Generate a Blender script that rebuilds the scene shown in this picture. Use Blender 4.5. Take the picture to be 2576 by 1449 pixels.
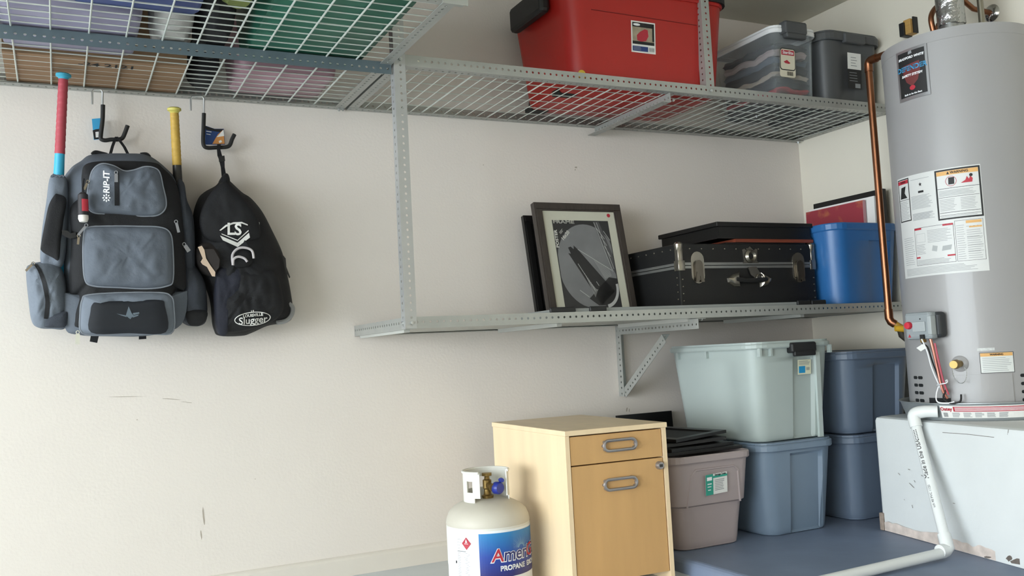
import bpy, bmesh, math, random
from mathutils import Vector, Matrix, noise
random.seed(7)
for _o in list(bpy.data.objects): bpy.data.objects.remove(_o, do_unlink=True)
SC = bpy.context.scene; COL = SC.collection
PI = math.pi
# ------------------------------------------------------------------ camera
CAM = Vector((0.0, -3.605, 0.833)); FPX = 2312.0
YAW, PIT, ROL = 0.46265336, 0.07138218, -0.05279298
_cy, _sy, _cp, _sp = math.cos(YAW), math.sin(YAW), math.cos(PIT), math.sin(PIT)
_f = Vector((_sy*_cp, _cy*_cp, _sp)); _r = Vector((_cy, -_sy, 0)); _u = _r.cross(_f)
_cr, _sr = math.cos(ROL), math.sin(ROL)
RGT = _cr*_r + _sr*_u; UPV = -_sr*_r + _cr*_u; FWD = _f
cd = bpy.data.cameras.new('camera'); cam = bpy.data.objects.new('camera', cd); COL.objects.link(cam)
cd.sensor_width = 36.0; cd.lens = FPX/2576*36.0; cd.clip_start = 0.02; cd.clip_end = 60
m = Matrix((RGT, UPV, -FWD)).transposed().to_4x4(); m.translation = CAM; cam.matrix_world = m
SC.camera = cam
# ------------------------------------------------------------------ world, daylight, exposure
wd = bpy.data.worlds.new('world'); SC.world = wd; wd.use_nodes = True
bg = wd.node_tree.nodes['Background']; bg.inputs[0].default_value = (0.875, 0.945, 1.0, 1); bg.inputs[1].default_value = 11.5
ld = bpy.data.lights.new('garage_door_daylight', 'AREA'); ld.shape = 'RECTANGLE'; ld.size = 6.9; ld.size_y = 2.2
ld.cycles.is_portal = True
lo = bpy.data.objects.new('garage_door_daylight', ld); COL.objects.link(lo)
lo.location = (-5.62, -3.75, 1.1); lo.rotation_euler = (PI/2, 0, -PI/2)
vs = SC.view_settings; vs.view_transform = 'Standard'; vs.look = 'None'; vs.gamma = 1.0; vs.use_curve_mapping = False
vs.exposure = 0.48
# ------------------------------------------------------------------ pixel helpers (photograph is 2576 x 1449)
def ray(x, y): return RGT*((x-1288)/FPX) - UPV*((y-724.5)/FPX) + FWD
def W(x, y, Y): r = ray(x, y); return CAM + r*((Y-CAM.y)/r.y)
def WX(x, y, X): r = ray(x, y); return CAM + r*((X-CAM.x)/r.x)
def WZ(x, y, Z): r = ray(x, y); return CAM + r*((Z-CAM.z)/r.z)
# ------------------------------------------------------------------ materials
def lin(h):
    h = h.lstrip('#'); o = []
    for i in (0, 2, 4):
        c = int(h[i:i+2], 16)/255; o.append(c/12.92 if c <= .04045 else ((c+.055)/1.055)**2.4)
    return o
MATS = {}
def mat(name, hx, rough=.5, metal=0.0, var=.08, nscale=6.0, bump=0.0, bscale=80.0, spec=.5, trans=0.0, alpha=1.0, stretch=None, coat=0.0, bump2=0.0, b2scale=6.0):
    if name in MATS: return MATS[name]
    mt = bpy.data.materials.new(name); mt.use_nodes = True; nt = mt.node_tree; N = nt.nodes; L = nt.links
    b = N['Principled BSDF']; c = lin(hx)
    tc = N.new('ShaderNodeTexCoord'); src = tc.outputs['Object']
    if stretch:
        mp = N.new('ShaderNodeMapping'); mp.inputs['Scale'].default_value = stretch; L.new(src, mp.inputs['Vector']); src = mp.outputs[0]
    nz = N.new('ShaderNodeTexNoise'); nz.inputs['Scale'].default_value = nscale; nz.inputs['Detail'].default_value = 5
    L.new(src, nz.inputs['Vector'])
    mx = N.new('ShaderNodeMix'); mx.data_type = 'RGBA'
    mx.inputs[6].default_value = [max(0, v*(1-var)) for v in c]+[1]; mx.inputs[7].default_value = [min(1, v*(1+var)) for v in c]+[1]
    L.new(nz.outputs[0], mx.inputs[0]); L.new(mx.outputs[2], b.inputs['Base Color'])
    b.inputs['Roughness'].default_value = rough; b.inputs['Metallic'].default_value = metal
    b.inputs['Specular IOR Level'].default_value = spec
    if trans: b.inputs['Transmission Weight'].default_value = trans
    if alpha < 1: b.inputs['Alpha'].default_value = alpha
    if coat: b.inputs['Coat Weight'].default_value = coat
    prev = None
    for (bs, sc) in ((bump, bscale), (bump2, b2scale)):
        if bs:
            n2 = N.new('ShaderNodeTexNoise'); n2.inputs['Scale'].default_value = sc; n2.inputs['Detail'].default_value = 4
            L.new(src, n2.inputs['Vector']); bp = N.new('ShaderNodeBump'); bp.inputs['Strength'].default_value = min(1, bs); bp.inputs['Distance'].default_value = .002*max(1, bs) if sc > 30 else .012
            L.new(n2.outputs[0], bp.inputs['Height'])
            if prev: L.new(prev, bp.inputs['Normal'])
            prev = bp.outputs[0]
    if prev: L.new(prev, b.inputs['Normal'])
    MATS[name] = mt; return mt
WALL = mat('wall paint', '#ddd6ce', .75, var=.03, nscale=2.5, bump=.35, bscale=95)
WALLR = mat('wall paint side', '#dbd5c6', .75, var=.03, nscale=2.5, bump=.3, bscale=95)
CEILM = mat('ceiling paint', '#d6d2c4', .85, var=.03, bump=.3, bscale=80)
CONC = mat('painted concrete', '#cfd5d8', .55, var=.12, nscale=5, bump=.25, bscale=40)
SLABM = mat('grey painted step', '#76839a', .5, var=.2, nscale=6, bump=.25, bscale=35)
BASEM = mat('baseboard paint', '#d8d2c8', .6, var=.05, bump=.2, bscale=40)
GALV = mat('galvanised steel', '#aaaca8', .40, .5, var=.12, nscale=14, bump=.08, bscale=120)
ZINC = mat('bright zinc', '#c6c9c9', .3, .8, var=.06)
WIREM = mat('zinc wire', '#cfd3cc', .45, .3, var=.05)
CHROME = mat('nickel plate', '#948e83', .25, .9, var=.12, nscale=30)
BLACKP = mat('black plastic', '#17181a', .5, var=.1)
BLACKM = mat('matte black', '#131313', .7, var=.15, nscale=20)
FABG = mat('grey pack fabric', '#5a616b', .8, var=.12, nscale=10, bump=.25, bscale=500, bump2=.55, b2scale=14)
FABGL = mat('light grey pack fabric', '#6b737e', .8, var=.12, nscale=10, bump=.25, bscale=500, bump2=.6, b2scale=15)
FABD = mat('charcoal pack fabric', '#373c45', .85, var=.15, nscale=12, bump=.5, bscale=400, bump2=.5, b2scale=9)
FABK = mat('black pack fabric', '#0e0f13', .8, var=.2, nscale=12, bump=.4, bscale=400, bump2=.45, b2scale=10)
FABN = mat('navy black fabric', '#171a28', .75, var=.2, nscale=10, bump=.4, bscale=300, bump2=.5, b2scale=8)
WHITE = mat('white print', '#eceef0', .6, var=.02)
PAPER = mat('paper label', '#e4e4e0', .5, var=.03)
INK = mat('black ink', '#1b1b1c', .6, var=.05)
GREYINK = mat('grey ink', '#8d9092', .7, var=.05)
REDINK = mat('red ink', '#b02a3a', .55, var=.05)
ORANGE = mat('orange ink', '#d8a868', .6, var=.04)
# ------------------------------------------------------------------ mesh builder
class MB:
    def __init__(s): s.v = []; s.f = []; s.sm = []
    def add(s, vs, fs, smooth=False):
        o = len(s.v); s.v += [tuple(p) for p in vs]
        for f in fs: s.f.append([o+i for i in f]); s.sm.append(smooth)
        return s
    def box(s, lo, hi, M=None, bev=0):
        x0, y0, z0 = lo; x1, y1, z1 = hi
        if bev:
            b = bev; P = rrect(x1-x0, y1-y0, b, 3); cx, cy = (x0+x1)/2, (y0+y1)/2
            rings = []
            for dz, ins in ((0, b*.8), (b*.3, b*.25), (b, 0)):
                rings.append([(cx+p[0]*(1-2*ins/(x1-x0)), cy+p[1]*(1-2*ins/(y1-y0)), z0+dz) for p in P])
            for dz, ins in ((b, 0), (b*.3, b*.25), (0, b*.8)):
                rings.append([(cx+p[0]*(1-2*ins/(x1-x0)), cy+p[1]*(1-2*ins/(y1-y0)), z1-dz) for p in P])
            if M: rings = [[M @ Vector(p) for p in r] for r in rings]
            return s.loft(rings, True, True, smooth=False)
        vs = [(x0, y0, z0), (x1, y0, z0), (x1, y1, z0), (x0, y1, z0), (x0, y0, z1), (x1, y0, z1), (x1, y1, z1), (x0, y1, z1)]
        if M: vs = [M @ Vector(p) for p in vs]
        return s.add(vs, [(3, 2, 1, 0), (4, 5, 6, 7), (0, 1, 5, 4), (1, 2, 6, 5), (2, 3, 7, 6), (3, 0, 4, 7)])
    def loft(s, rings, c0=False, c1=False, smooth=True, closed=True):
        n = len(rings[0]); vs = [p for r in rings for p in r]; fs = []
        for i in range(len(rings)-1):
            for j in range(n if closed else n-1):
                k = (j+1) % n; fs.append((i*n+j, i*n+k, (i+1)*n+k, (i+1)*n+j))
        o = len(s.v); s.add(vs, fs, smooth)
        if c0: s.f.append([o+j for j in range(n)][::-1]); s.sm.append(False)
        if c1: s.f.append([o+(len(rings)-1)*n+j for j in range(n)]); s.sm.append(False)
        return s
    def lathe(s, prof, c=(0, 0), n=48, c0=False, c1=False, smooth=True, M=None):
        rings = [[(c[0]+r*math.cos(2*PI*j/n), c[1]+r*math.sin(2*PI*j/n), z) for j in range(n)] for r, z in prof]
        if M: rings = [[M @ Vector(p) for p in r] for r in rings]
        return s.loft(rings, c0, c1, smooth)
    def tube(s, path, r, n=8, cap=True, smooth=True):
        P = [Vector(p) for p in path]; rs = r if isinstance(r, (list, tuple)) else [r]*len(P)
        rings = []; up = None
        for i, p in enumerate(P):
            t = (P[min(i+1, len(P)-1)]-P[max(i-1, 0)]).normalized()
            if up is None:
                up = Vector((0, 0, 1)) if abs(t.z) < .9 else Vector((1, 0, 0))
            a = (up - t*up.dot(t)).normalized(); up = a; b = t.cross(a)
            rings.append([p+(a*math.cos(2*PI*j/n)+b*math.sin(2*PI*j/n))*rs[i] for j in range(n)])
        return s.loft(rings, cap, cap, smooth)
    def prism(s, poly, fn0, fn1):          # poly of 2d points, mapped to two faces
        n = len(poly); a = [fn0(*p) for p in poly]; b = [fn1(*p) for p in poly]
        fs = [tuple(range(n))[::-1], tuple(range(n, 2*n))]+[(i, (i+1) % n, n+(i+1) % n, n+i) for i in range(n)]
        return s.add(a+b, fs)
    def build(s, name, m, parent=None, world=False):
        me = bpy.data.meshes.new(name); vs = s.v
        if world and parent is not None:
            mi = root_of(parent).matrix_world.inverted() if False else None
            o = root_of(parent).location; vs = [(p[0]-o.x, p[1]-o.y, p[2]-o.z) for p in vs]
        me.from_pydata([tuple(p) for p in vs], [], s.f); me.update()
        if any(s.sm): me.polygons.foreach_set('use_smooth', s.sm)
        bm = bmesh.new(); bm.from_mesh(me); bmesh.ops.recalc_face_normals(bm, faces=bm.faces); bm.to_mesh(me); bm.free()
        if any(s.sm): me.set_sharp_from_angle(angle=.65)
        me.materials.append(m)
        o = bpy.data.objects.new(name, me); COL.objects.link(o)
        if parent is not None: o.parent = parent
        return o
def root_of(o):
    while o.parent: o = o.parent
    return o
def thing(name, label, cat, loc=(0, 0, 0), rz=0, group=None):
    o = bpy.data.objects.new(name, None); COL.objects.link(o); o.empty_display_size = .05
    o.location = loc; o.rotation_euler = (0, 0, rz); o['label'] = label; o['category'] = cat
    if group: o['group'] = group
    return o
def tag(o, label, cat, group=None):
    o['label'] = label; o['category'] = cat
    if group: o['group'] = group
    return o
def struct(o): o['kind'] = 'structure'; return o
def stuff(o): o['kind'] = 'stuff'; return o
def rebase(o, loc):        # a single-mesh thing: move origin to its base, mesh verts were in world space
    loc = Vector(loc); o.data.transform(Matrix.Translation(-loc)); o.location = loc; return o
def copy_tree(o, parent=None):
    c = o.copy(); COL.objects.link(c); c.parent = parent
    for ch in list(o.children): copy_tree(ch, c)
    return c
def rrect(w, d, r, n=5):
    P = []
    for cx, cy, a in ((w/2-r, -d/2+r, -PI/2), (w/2-r, d/2-r, 0), (-w/2+r, d/2-r, PI/2), (-w/2+r, -d/2+r, PI)):
        for i in range(n+1): t = a+PI/2*i/n; P.append((cx+r*math.cos(t), cy+r*math.sin(t)))
    return P
def catmull(P, n=5, closed=True):
    o = []; N = len(P)
    for i in range(N if closed else N-1):
        g = lambda k: P[k % N] if closed else P[max(0, min(N-1, k))]
        p0, p1, p2, p3 = g(i-1), g(i), g(i+1), g(i+2)
        for k in range(n):
            t = k/n
            o.append(tuple(.5*(2*b+(c-a)*t+(2*a-5*b+4*c-d)*t*t+(3*b-a-3*c+d)*t**3) for a, b, c, d in zip(p0, p1, p2, p3)))
    if not closed: o.append(tuple(P[-1]))
    return o
_tc = {}
def text2d(s, size, bold=0.0, shear=0.0, align='CENTER', cut=0.0, res=3):
    sh_b = 0.0
    if bold and any(c in s for c in 'MWN'): sh_b, bold = bold, 0.0      # offsetting breaks pointed glyphs: thicken with shifted copies
    cu = bpy.data.curves.new('t', 'FONT'); cu.body = s; cu.size = size; cu.offset = bold; cu.shear = shear; cu.resolution_u = res
    cu.align_x = align; cu.align_y = 'CENTER'
    o = bpy.data.objects.new('t', cu); COL.objects.link(o)
    dg = bpy.context.evaluated_depsgraph_get(); dg.update()
    me = bpy.data.meshes.new_from_object(o.evaluated_get(dg))
    bm = bmesh.new(); bm.from_mesh(me); bmesh.ops.remove_doubles(bm, verts=bm.verts, dist=1e-6)
    if cut and bm.verts:
        for ax in (0, 1):
            lo = min(v.co[ax] for v in bm.verts); hi = max(v.co[ax] for v in bm.verts); t = lo+cut
            while t < hi:
                n = Vector((1, 0, 0)) if ax == 0 else Vector((0, 1, 0))
                bmesh.ops.bisect_plane(bm, geom=bm.verts[:]+bm.edges[:]+bm.faces[:], plane_co=n*t, plane_no=n); t += cut
    bm.verts.index_update()
    vs = [(v.co.x, v.co.y) for v in bm.verts]; fs = [[v.index for v in f.verts] for f in bm.faces]
    bm.free(); bpy.data.objects.remove(o); bpy.data.curves.remove(cu); bpy.data.meshes.remove(me)
    if sh_b:
        n0 = len(vs); V = []; F = []
        for k, (dx, dy) in enumerate(((-sh_b, -sh_b), (sh_b, -sh_b), (-sh_b, sh_b), (sh_b, sh_b))):
            V += [(x+dx, y+dy) for x, y in vs]; F += [[i+k*n0 for i in f] for f in fs]
        vs, fs = V, F
    return vs, fs
def cutpoly(P, cut):
    bm = bmesh.new(); bm.faces.new([bm.verts.new((x, y, 0)) for x, y in P])
    for ax in (0, 1):
        lo = min(v.co[ax] for v in bm.verts); hi = max(v.co[ax] for v in bm.verts); t = lo+cut[ax]
        n = Vector((1, 0, 0)) if ax == 0 else Vector((0, 1, 0))
        while t < hi:
            bmesh.ops.bisect_plane(bm, geom=bm.verts[:]+bm.edges[:]+bm.faces[:], plane_co=n*t, plane_no=n); t += cut[ax]
    bm.verts.index_update(); r_ = [(v.co.x, v.co.y) for v in bm.verts], [[v.index for v in f.verts] for f in bm.faces]; bm.free(); return r_
def put(mb, tv, fn, ox=0, oy=0, rot=0):
    c, s_ = math.cos(rot), math.sin(rot)
    mb.add([fn(ox+x*c-y*s_, oy+x*s_+y*c) for x, y in tv[0]], tv[1]); return mb
def rect2(mb, fn, x0, y0, x1, y1, nx=1, ny=1):
    vs = []; fs = []
    for j in range(ny+1):
        for i in range(nx+1): vs.append(fn(x0+(x1-x0)*i/nx, y0+(y1-y0)*j/ny))
    for j in range(ny):
        for i in range(nx): a = j*(nx+1)+i; fs.append((a, a+1, a+nx+2, a+nx+1))
    mb.add(vs, fs); return mb
def poly2(mb, fn, P): mb.add([fn(*p) for p in P], [tuple(range(len(P)))]); return mb
def frame2(mb, fn, x0, y0, x1, y1, t, nx=8):
    rect2(mb, fn, x0, y0, x1, y0+t, nx); rect2(mb, fn, x0, y1-t, x1, y1, nx)
    rect2(mb, fn, x0, y0+t, x0+t, y1-t); rect2(mb, fn, x1-t, y0+t, x1, y1-t); return mb
def disc2(mb, fn, cx, cy, rx, ry, n=20): return poly2(mb, fn, [(cx+rx*math.cos(2*PI*i/n), cy+ry*math.sin(2*PI*i/n)) for i in range(n)])
def ring2(mb, fn, cx, cy, rx, ry, t, n=24, a0=0, a1=2*PI):
    vs = []; fs = []
    for i in range(n+1):
        a = a0+(a1-a0)*i/n; vs += [fn(cx+rx*math.cos(a), cy+ry*math.sin(a)), fn(cx+(rx-t)*math.cos(a), cy+(ry-t)*math.sin(a))]
    for i in range(n): fs.append((2*i, 2*i+2, 2*i+3, 2*i+1))
    mb.add(vs, fs); return mb
def planefn(o, u, v, off=0.0):
    o, u, v = Vector(o), Vector(u), Vector(v); n = u.cross(v).normalized()*off
    return lambda x, y: o+u*x+v*y+n
def printlines(mb, fn, x0, x1, y0, y1, n, th, seed=1, gap=.25):
    R = random.Random(seed)
    for i in range(n):
        y = y0+(y1-y0)*(i+.5)/n; e = x1-(x1-x0)*R.random()*gap; k = max(1, int(abs(x1-x0)/.03))
        rect2(mb, fn, x0, y-th/2, e, y+th/2, k)
    return mb
# ------------------------------------------------------------------ room shell
XR, ZC = 3.535, 2.488
def wallbox(name, lo, hi, m): return struct(MB().box(lo, hi).build(name, m))
wall_back = wallbox('wall_back', (-5.7, 0, -.02), (XR+.1, .1, ZC+.1), WALL)
wall_right = wallbox('wall_right', (XR, -7.6, -.02), (XR+.1, 0, ZC+.1), WALLR)
wallbox('wall_front', (-5.7, -7.6, -.02), (XR, -7.5, ZC+.1), mat('wall paint far', '#e0d0bd', .8, var=.03))
wl = MB(); wl.box((-5.72, -7.5, 2.2), (-5.62, 0, ZC+.1)); wl.box((-5.72, -7.5, -.02), (-5.62, -7.2, 2.2)); wl.box((-5.72, -.3, -.02), (-5.62, 0, 2.2))
struct(wl.build('wall_left', WALLR))
wallbox('ceiling', (-5.7, -7.6, ZC), (XR+.1, .1, ZC+.1), CEILM)
wallbox('floor', (-12, -10, -.1), (XR+.1, .1, 0), CONC)
bb = MB()
bb.loft([[(x, 0, 0), (x, -.014, 0), (x, -.014, .062), (x, -.010, .070), (x, -.006, .074), (x, 0, .078)] for x in (-5.62, XR)], True, True, False)
struct(bb.build('baseboard_back', BASEM))
# scuffs on the wall
sc = MB()
for (x, y, w, h, a) in ((512, 1300, 5, 46, -.1), (506, 1345, 3, 26, -.1), (1449, 421, 6, 4, 0), (1447, 427, 3, 3, .3), (1216, 415, 2, 3, 0), (345, 1056, 3, 3, 0), (430, 1004, 60, 2, .05), (470, 1012, 30, 1.6, .1), (320, 998, 90, 1.4, -.02), (642, 1205, 3, 2, 0), (1577, 1030, 3, 12, .2), (1583, 1032, 2, 10, .1)):
    p = [(x+w/2*math.cos(t)*(.7+.5*random.random())*1-h/2*math.sin(t)*math.sin(a), y+h/2*math.sin(t)*(.7+.5*random.random())+w/2*math.cos(t)*math.sin(a)) for t in [2*PI*i/10 for i in range(10)]]
    sc.add([W(q[0], q[1], -.0006) for q in p], [tuple(range(10))])
o = sc.build('scuff_marks', mat('scuff', '#a89f92', .9, var=.2), wall_back); stuff(o)
# raised slab under the totes
ZS = .05; XS0 = 2.045
sl = MB(); rings = []
rr = .025
prof = [(XS0-.004, 0), (XS0, ZS-rr)]+[(XS0+rr-rr*math.cos(t), ZS-rr+rr*math.sin(t)) for t in (PI/8, PI/4, 3*PI/8, PI/2)]+[(XR, ZS), (XR, 0)]
sl.loft([[(x, y, z) for x, z in prof] for y in (-2.6, 0)], True, True, False)
slab = struct(sl.build('floor_step', SLABM))
# ------------------------------------------------------------------ perforated angle iron
PIT_H = .0254; AW = .040; AT = .0022; HR = .0047
def perf(mb, o, u, v, L, wd_=AW, t=AT, skip=0):
    o, u, v = Vector(o), Vector(u), Vector(v); n = u.cross(v)
    nc = max(1, int(L/PIT_H)); p = L/nc; hc = wd_*.54
    for i in range(nc):
        a = i*p
        if i < skip or i >= nc-0:
            pts = [(a, 0), (a+p, 0), (a+p, wd_), (a, wd_)]
            mb.add([o+u*x+v*y for x, y in pts]+[o+u*x+v*y+n*t for x, y in pts], [(3, 2, 1, 0), (4, 5, 6, 7)]); continue
        c = [(a, 0), (a+p, 0), (a+p, wd_), (a, wd_)]
        oc = [(a+p/2+HR*math.cos(k), hc+HR*math.sin(k)) for k in [PI*(-5/8+q/4) for q in range(8)]]
        vs = [o+u*x+v*y for x, y in c+oc]; vs += [q+n*t for q in vs]
        fs = []
        for s_ in range(4):
            j0 = 4+2*s_; j1 = j0+1; nx = 4+((2*s_+2) % 8)
            fs.append((s_, (s_+1) % 4, j1, j0)); fs.append(((s_+1) % 4, nx, j1))
        k = len(fs); fs = [tuple(q[::-1]) for q in fs]+[tuple(12+w for w in q) for q in fs]
        fs += [(4+j, 4+(j+1) % 8, 16+(j+1) % 8, 16+j) for j in range(8)]
        mb.add(vs, fs)
    # edges
    for y0 in (0, wd_):
        q = [o+v*y0, o+u*L+v*y0, o+u*L+v*y0+n*t, o+v*y0+n*t]; mb.add(q, [(0, 1, 2, 3)])
    for x0 in (0, L):
        q = [o+u*x0, o+u*x0+v*wd_, o+u*x0+v*wd_+n*t, o+u*x0+n*t]; mb.add(q, [(0, 1, 2, 3)])
def angle(mb, o, u, v, w, L, skip=0):      # corner line from o along u; flanges along v and along w
    perf(mb, o, u, v, L, skip=skip); perf(mb, o, u, w, L, skip=skip)
X_, Y_, Z_ = Vector((1, 0, 0)), Vector((0, 1, 0)), Vector((0, 0, 1))
def angle_obj(name, parent, o, u, v, w, L, m=None, skip=0):
    b = MB(); angle(b, o, u, v, w, L, skip); return b.build(name, m or GALV, parent, world=True)
def bolt(parent, p, d, r=.006):
    b = MB(); p = Vector(p); d = Vector(d); b.tube([p, p+d*.006], r, 6); b.tube([p, p+d*.010], r*.5, 6)
    return b.build('bolt', ZINC, parent, world=True)
ZD = 1.866        # underside of the upper frames
# ---- right overhead shelf with uprights and lower shelf: one bolted unit
RX0, RX1, RY = 1.080, XR-.004, -.610
sh = thing('steel_shelf', 'galvanised slotted-angle shelf holding the red and grey totes, bolted to the wall above the trunk', 'shelf', (RX0, RY, ZD))
angle_obj('front_beam', sh, (RX0, RY, ZD), X_, Z_, Y_, RX1-RX0, skip=3)
angle_obj('back_beam', sh, (RX0, -.003, ZD), X_, Z_, -Y_, RX1-RX0)
angle_obj('end_beam', sh, (RX0, RY+.003, ZD+.002), Y_, Z_, X_, -RY-.006)
angle_obj('end_beam', sh, (RX1, RY+.003, ZD+.002), Y_, Z_, -X_, -RY-.006)
def deck(parent, x0, x1, y0, y1, z, px, py, rx, ry, thick_x=(), thick_y=()):
    # wires along Y at spacing px, wires along X at spacing py
    def wire(a, b_, r):
        d = (Vector(b_)-Vector(a)).length
        return a, b_, r
    cache = {}
    def put_w(a, b_, r):
        a, b_ = Vector(a), Vector(b_); key = (round((b_-a).length, 4), r, (b_-a).normalized().to_tuple(1))
        if key not in cache:
            q = MB(); q.tube([(0, 0, 0), b_-a], r, 6); o = q.build('wire', WIREM, parent); cache[key] = o
        else:
            o = cache[key].copy(); COL.objects.link(o); o.parent = parent
        o.location = a-root_of(parent).location
    x = x0
    i = 0
    while x <= x1+1e-6: put_w((x, y0, z), (x, y1, z), ry[0] if (i % ry[1]) else ry[2]); x += px; i += 1
    y = y0; i = 0
    while y <= y1+1e-6: put_w((x0, y, z+rx[0]+ry[0]), (x1, y, z+rx[0]+ry[0]), rx[0] if (i % rx[1]) else rx[2]); y += py; i += 1
ZW = ZD+.0055
deck(sh, RX0+.018, RX1-.012, RY+.012, -.012, ZW, .0508, .0978, (.0022, 1, .0022), (.0020, 6, .0030))
br = MB(); angle(br, (2.265, RY+.006, ZD-.042), Y_, Z_, -X_, -RY-.02); br.build('cross_brace', GALV, sh, world=True)
angle_obj('upright_post', sh, (1.078, -.614, .938), Z_, X_, Y_, ZC-.938, m=mat('galvanised post', '#b4b6b6', .32, .55, var=.1, nscale=14))
angle_obj('hanger_post', sh, (2.449, -.614, ZD+.03), Z_, X_, Y_, ZC-ZD-.03)
LZ = .938
angle_obj('lower_front_beam', sh, (RX0, RY, LZ), X_, Z_, Y_, RX1-RX0)
angle_obj('lower_end_beam', sh, (RX0-.002, RY+.003, LZ), Y_, Z_, X_, -RY-.006)
angle_obj('lower_end_beam', sh, (RX1, RY+.003, LZ), Y_, Z_, -X_, -RY-.006)
angle_obj('lower_back_beam', sh, (RX0, -.003, LZ), X_, Z_, -Y_, RX1-RX0)
nP = 4; wP = (RX1-RX0-.012)/nP
PANM = mat('shelf panel', '#b9bab4', .5, .25, var=.08, nscale=10)
for i in range(nP):
    b = MB(); x0 = RX0+.006+i*wP; b.box((x0+.001, RY+.004, LZ+.0035), (x0+wP-.001, -.008, LZ+.0075)); b.box((x0+.001, RY+.044, LZ-.012), (x0+.022, -.046, LZ+.0035)); b.build('shelf_panel', PANM, sh, world=True)
for p, d in (((1.098, RY-.006, LZ+.02), -Y_), ((1.076, -.59, LZ+.02), -X_), ((1.1, RY-.006, ZD+.02), -Y_), ((2.467, RY-.006, ZD+.018), -Y_), ((2.31, RY+.05, ZD-.02), -Y_), ((1.1, -.02, LZ-.001), -Z_), ((2.9, -.4, ZD-.001), -Z_), ((XR-.02, -.02, ZD-.001), -Z_), ((2.39, -.55, LZ-.001), -Z_), ((1.062, -.02, ZD-.001), -Z_)):
    bolt(sh, p, d)
# maker's sticker on the front beam
st = MB(); fn = planefn((1.118, RY-.0008, ZD+.003), X_, Z_); rect2(st, fn, 0, 0, .072, .036); sticker = st.build('sticker', mat('beam sticker', '#cfcfc0', .5), sh, world=True)
t = MB(); fn2 = planefn((1.118, RY-.0014, ZD+.003), X_, Z_); put(t, text2d('ALGISER', .014, .0004), fn2, .036, .026); put(t, text2d('888-452-0418', .0095), fn2, .036, .011); t.build('lettering', GREYINK, sticker, world=True)
# ---- left overhead shelf
LX0, LX1, LY = -1.38, 1.066, -1.215
sl_ = thing('steel_shelf', 'deep galvanised wire-deck shelf overhead with the bat-bag hooks hung from its wall beam', 'shelf', (LX1, LY, ZD))
angle_obj('front_beam', sl_, (LX0, LY, ZD), X_, Z_, Y_, LX1-LX0+.03)
angle_obj('back_beam', sl_, (LX0, -.003, ZD), X_, Z_, -Y_, LX1-LX0)
angle_obj('end_beam', sl_, (LX1, LY+.003, ZD-.002), Y_, Z_, -X_, -LY-.006)
angle_obj('end_beam', sl_, (LX0, LY+.003, ZD-.002), Y_, Z_, X_, -LY-.006)
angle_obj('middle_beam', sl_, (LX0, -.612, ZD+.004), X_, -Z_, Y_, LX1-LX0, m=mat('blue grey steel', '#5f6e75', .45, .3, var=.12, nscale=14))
deck(sl_, LX0+.02, LX1-.012, LY+.012, -.012, ZW, .1046, .0516, (.0023, 6, .0030), (.0030, 1, .0030))
gp = MB(); gp.box((LX1-.05, LY-.004, ZD-.012), (LX1+.03, LY-.001, ZD+.042)); gp.build('gusset_plate', GALV, sl_, world=True)
for p, d in (((LX1+.01, LY-.004, ZD+.02), -Y_), ((LX1-.03, LY-.004, ZD+.02), -Y_), ((LX1-.02, -.02, ZD-.003), -Z_), ((LX1-.03, -.6, ZD-.03), -Y_)): bolt(sl_, p, d)
angle_obj('hanger_post', sl_, (LX1+.008, LY+.004, ZD+.03), Z_, -X_, Y_, ZC-ZD-.03)
# ---- triangular wall bracket under the lower shelf
bk = thing('shelf_bracket', 'triangular slotted-angle bracket on the wall under the lower shelf', 'bracket', (2.335, -.003, .60))
angle_obj('wall_leg', bk, (2.32, -.003, .612), Z_, X_, -Y_, .31)
angle_obj('arm', bk, (2.318, -.004, LZ-.004), -Y_, -Z_, X_, .615)
d = Vector((0, -.345, .25)).normalized(); nrm = Vector((0, -d.z, d.y))
angle_obj('diagonal_strut', bk, (2.322, -.030, .640), d, -nrm*-1, X_, .41)
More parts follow.
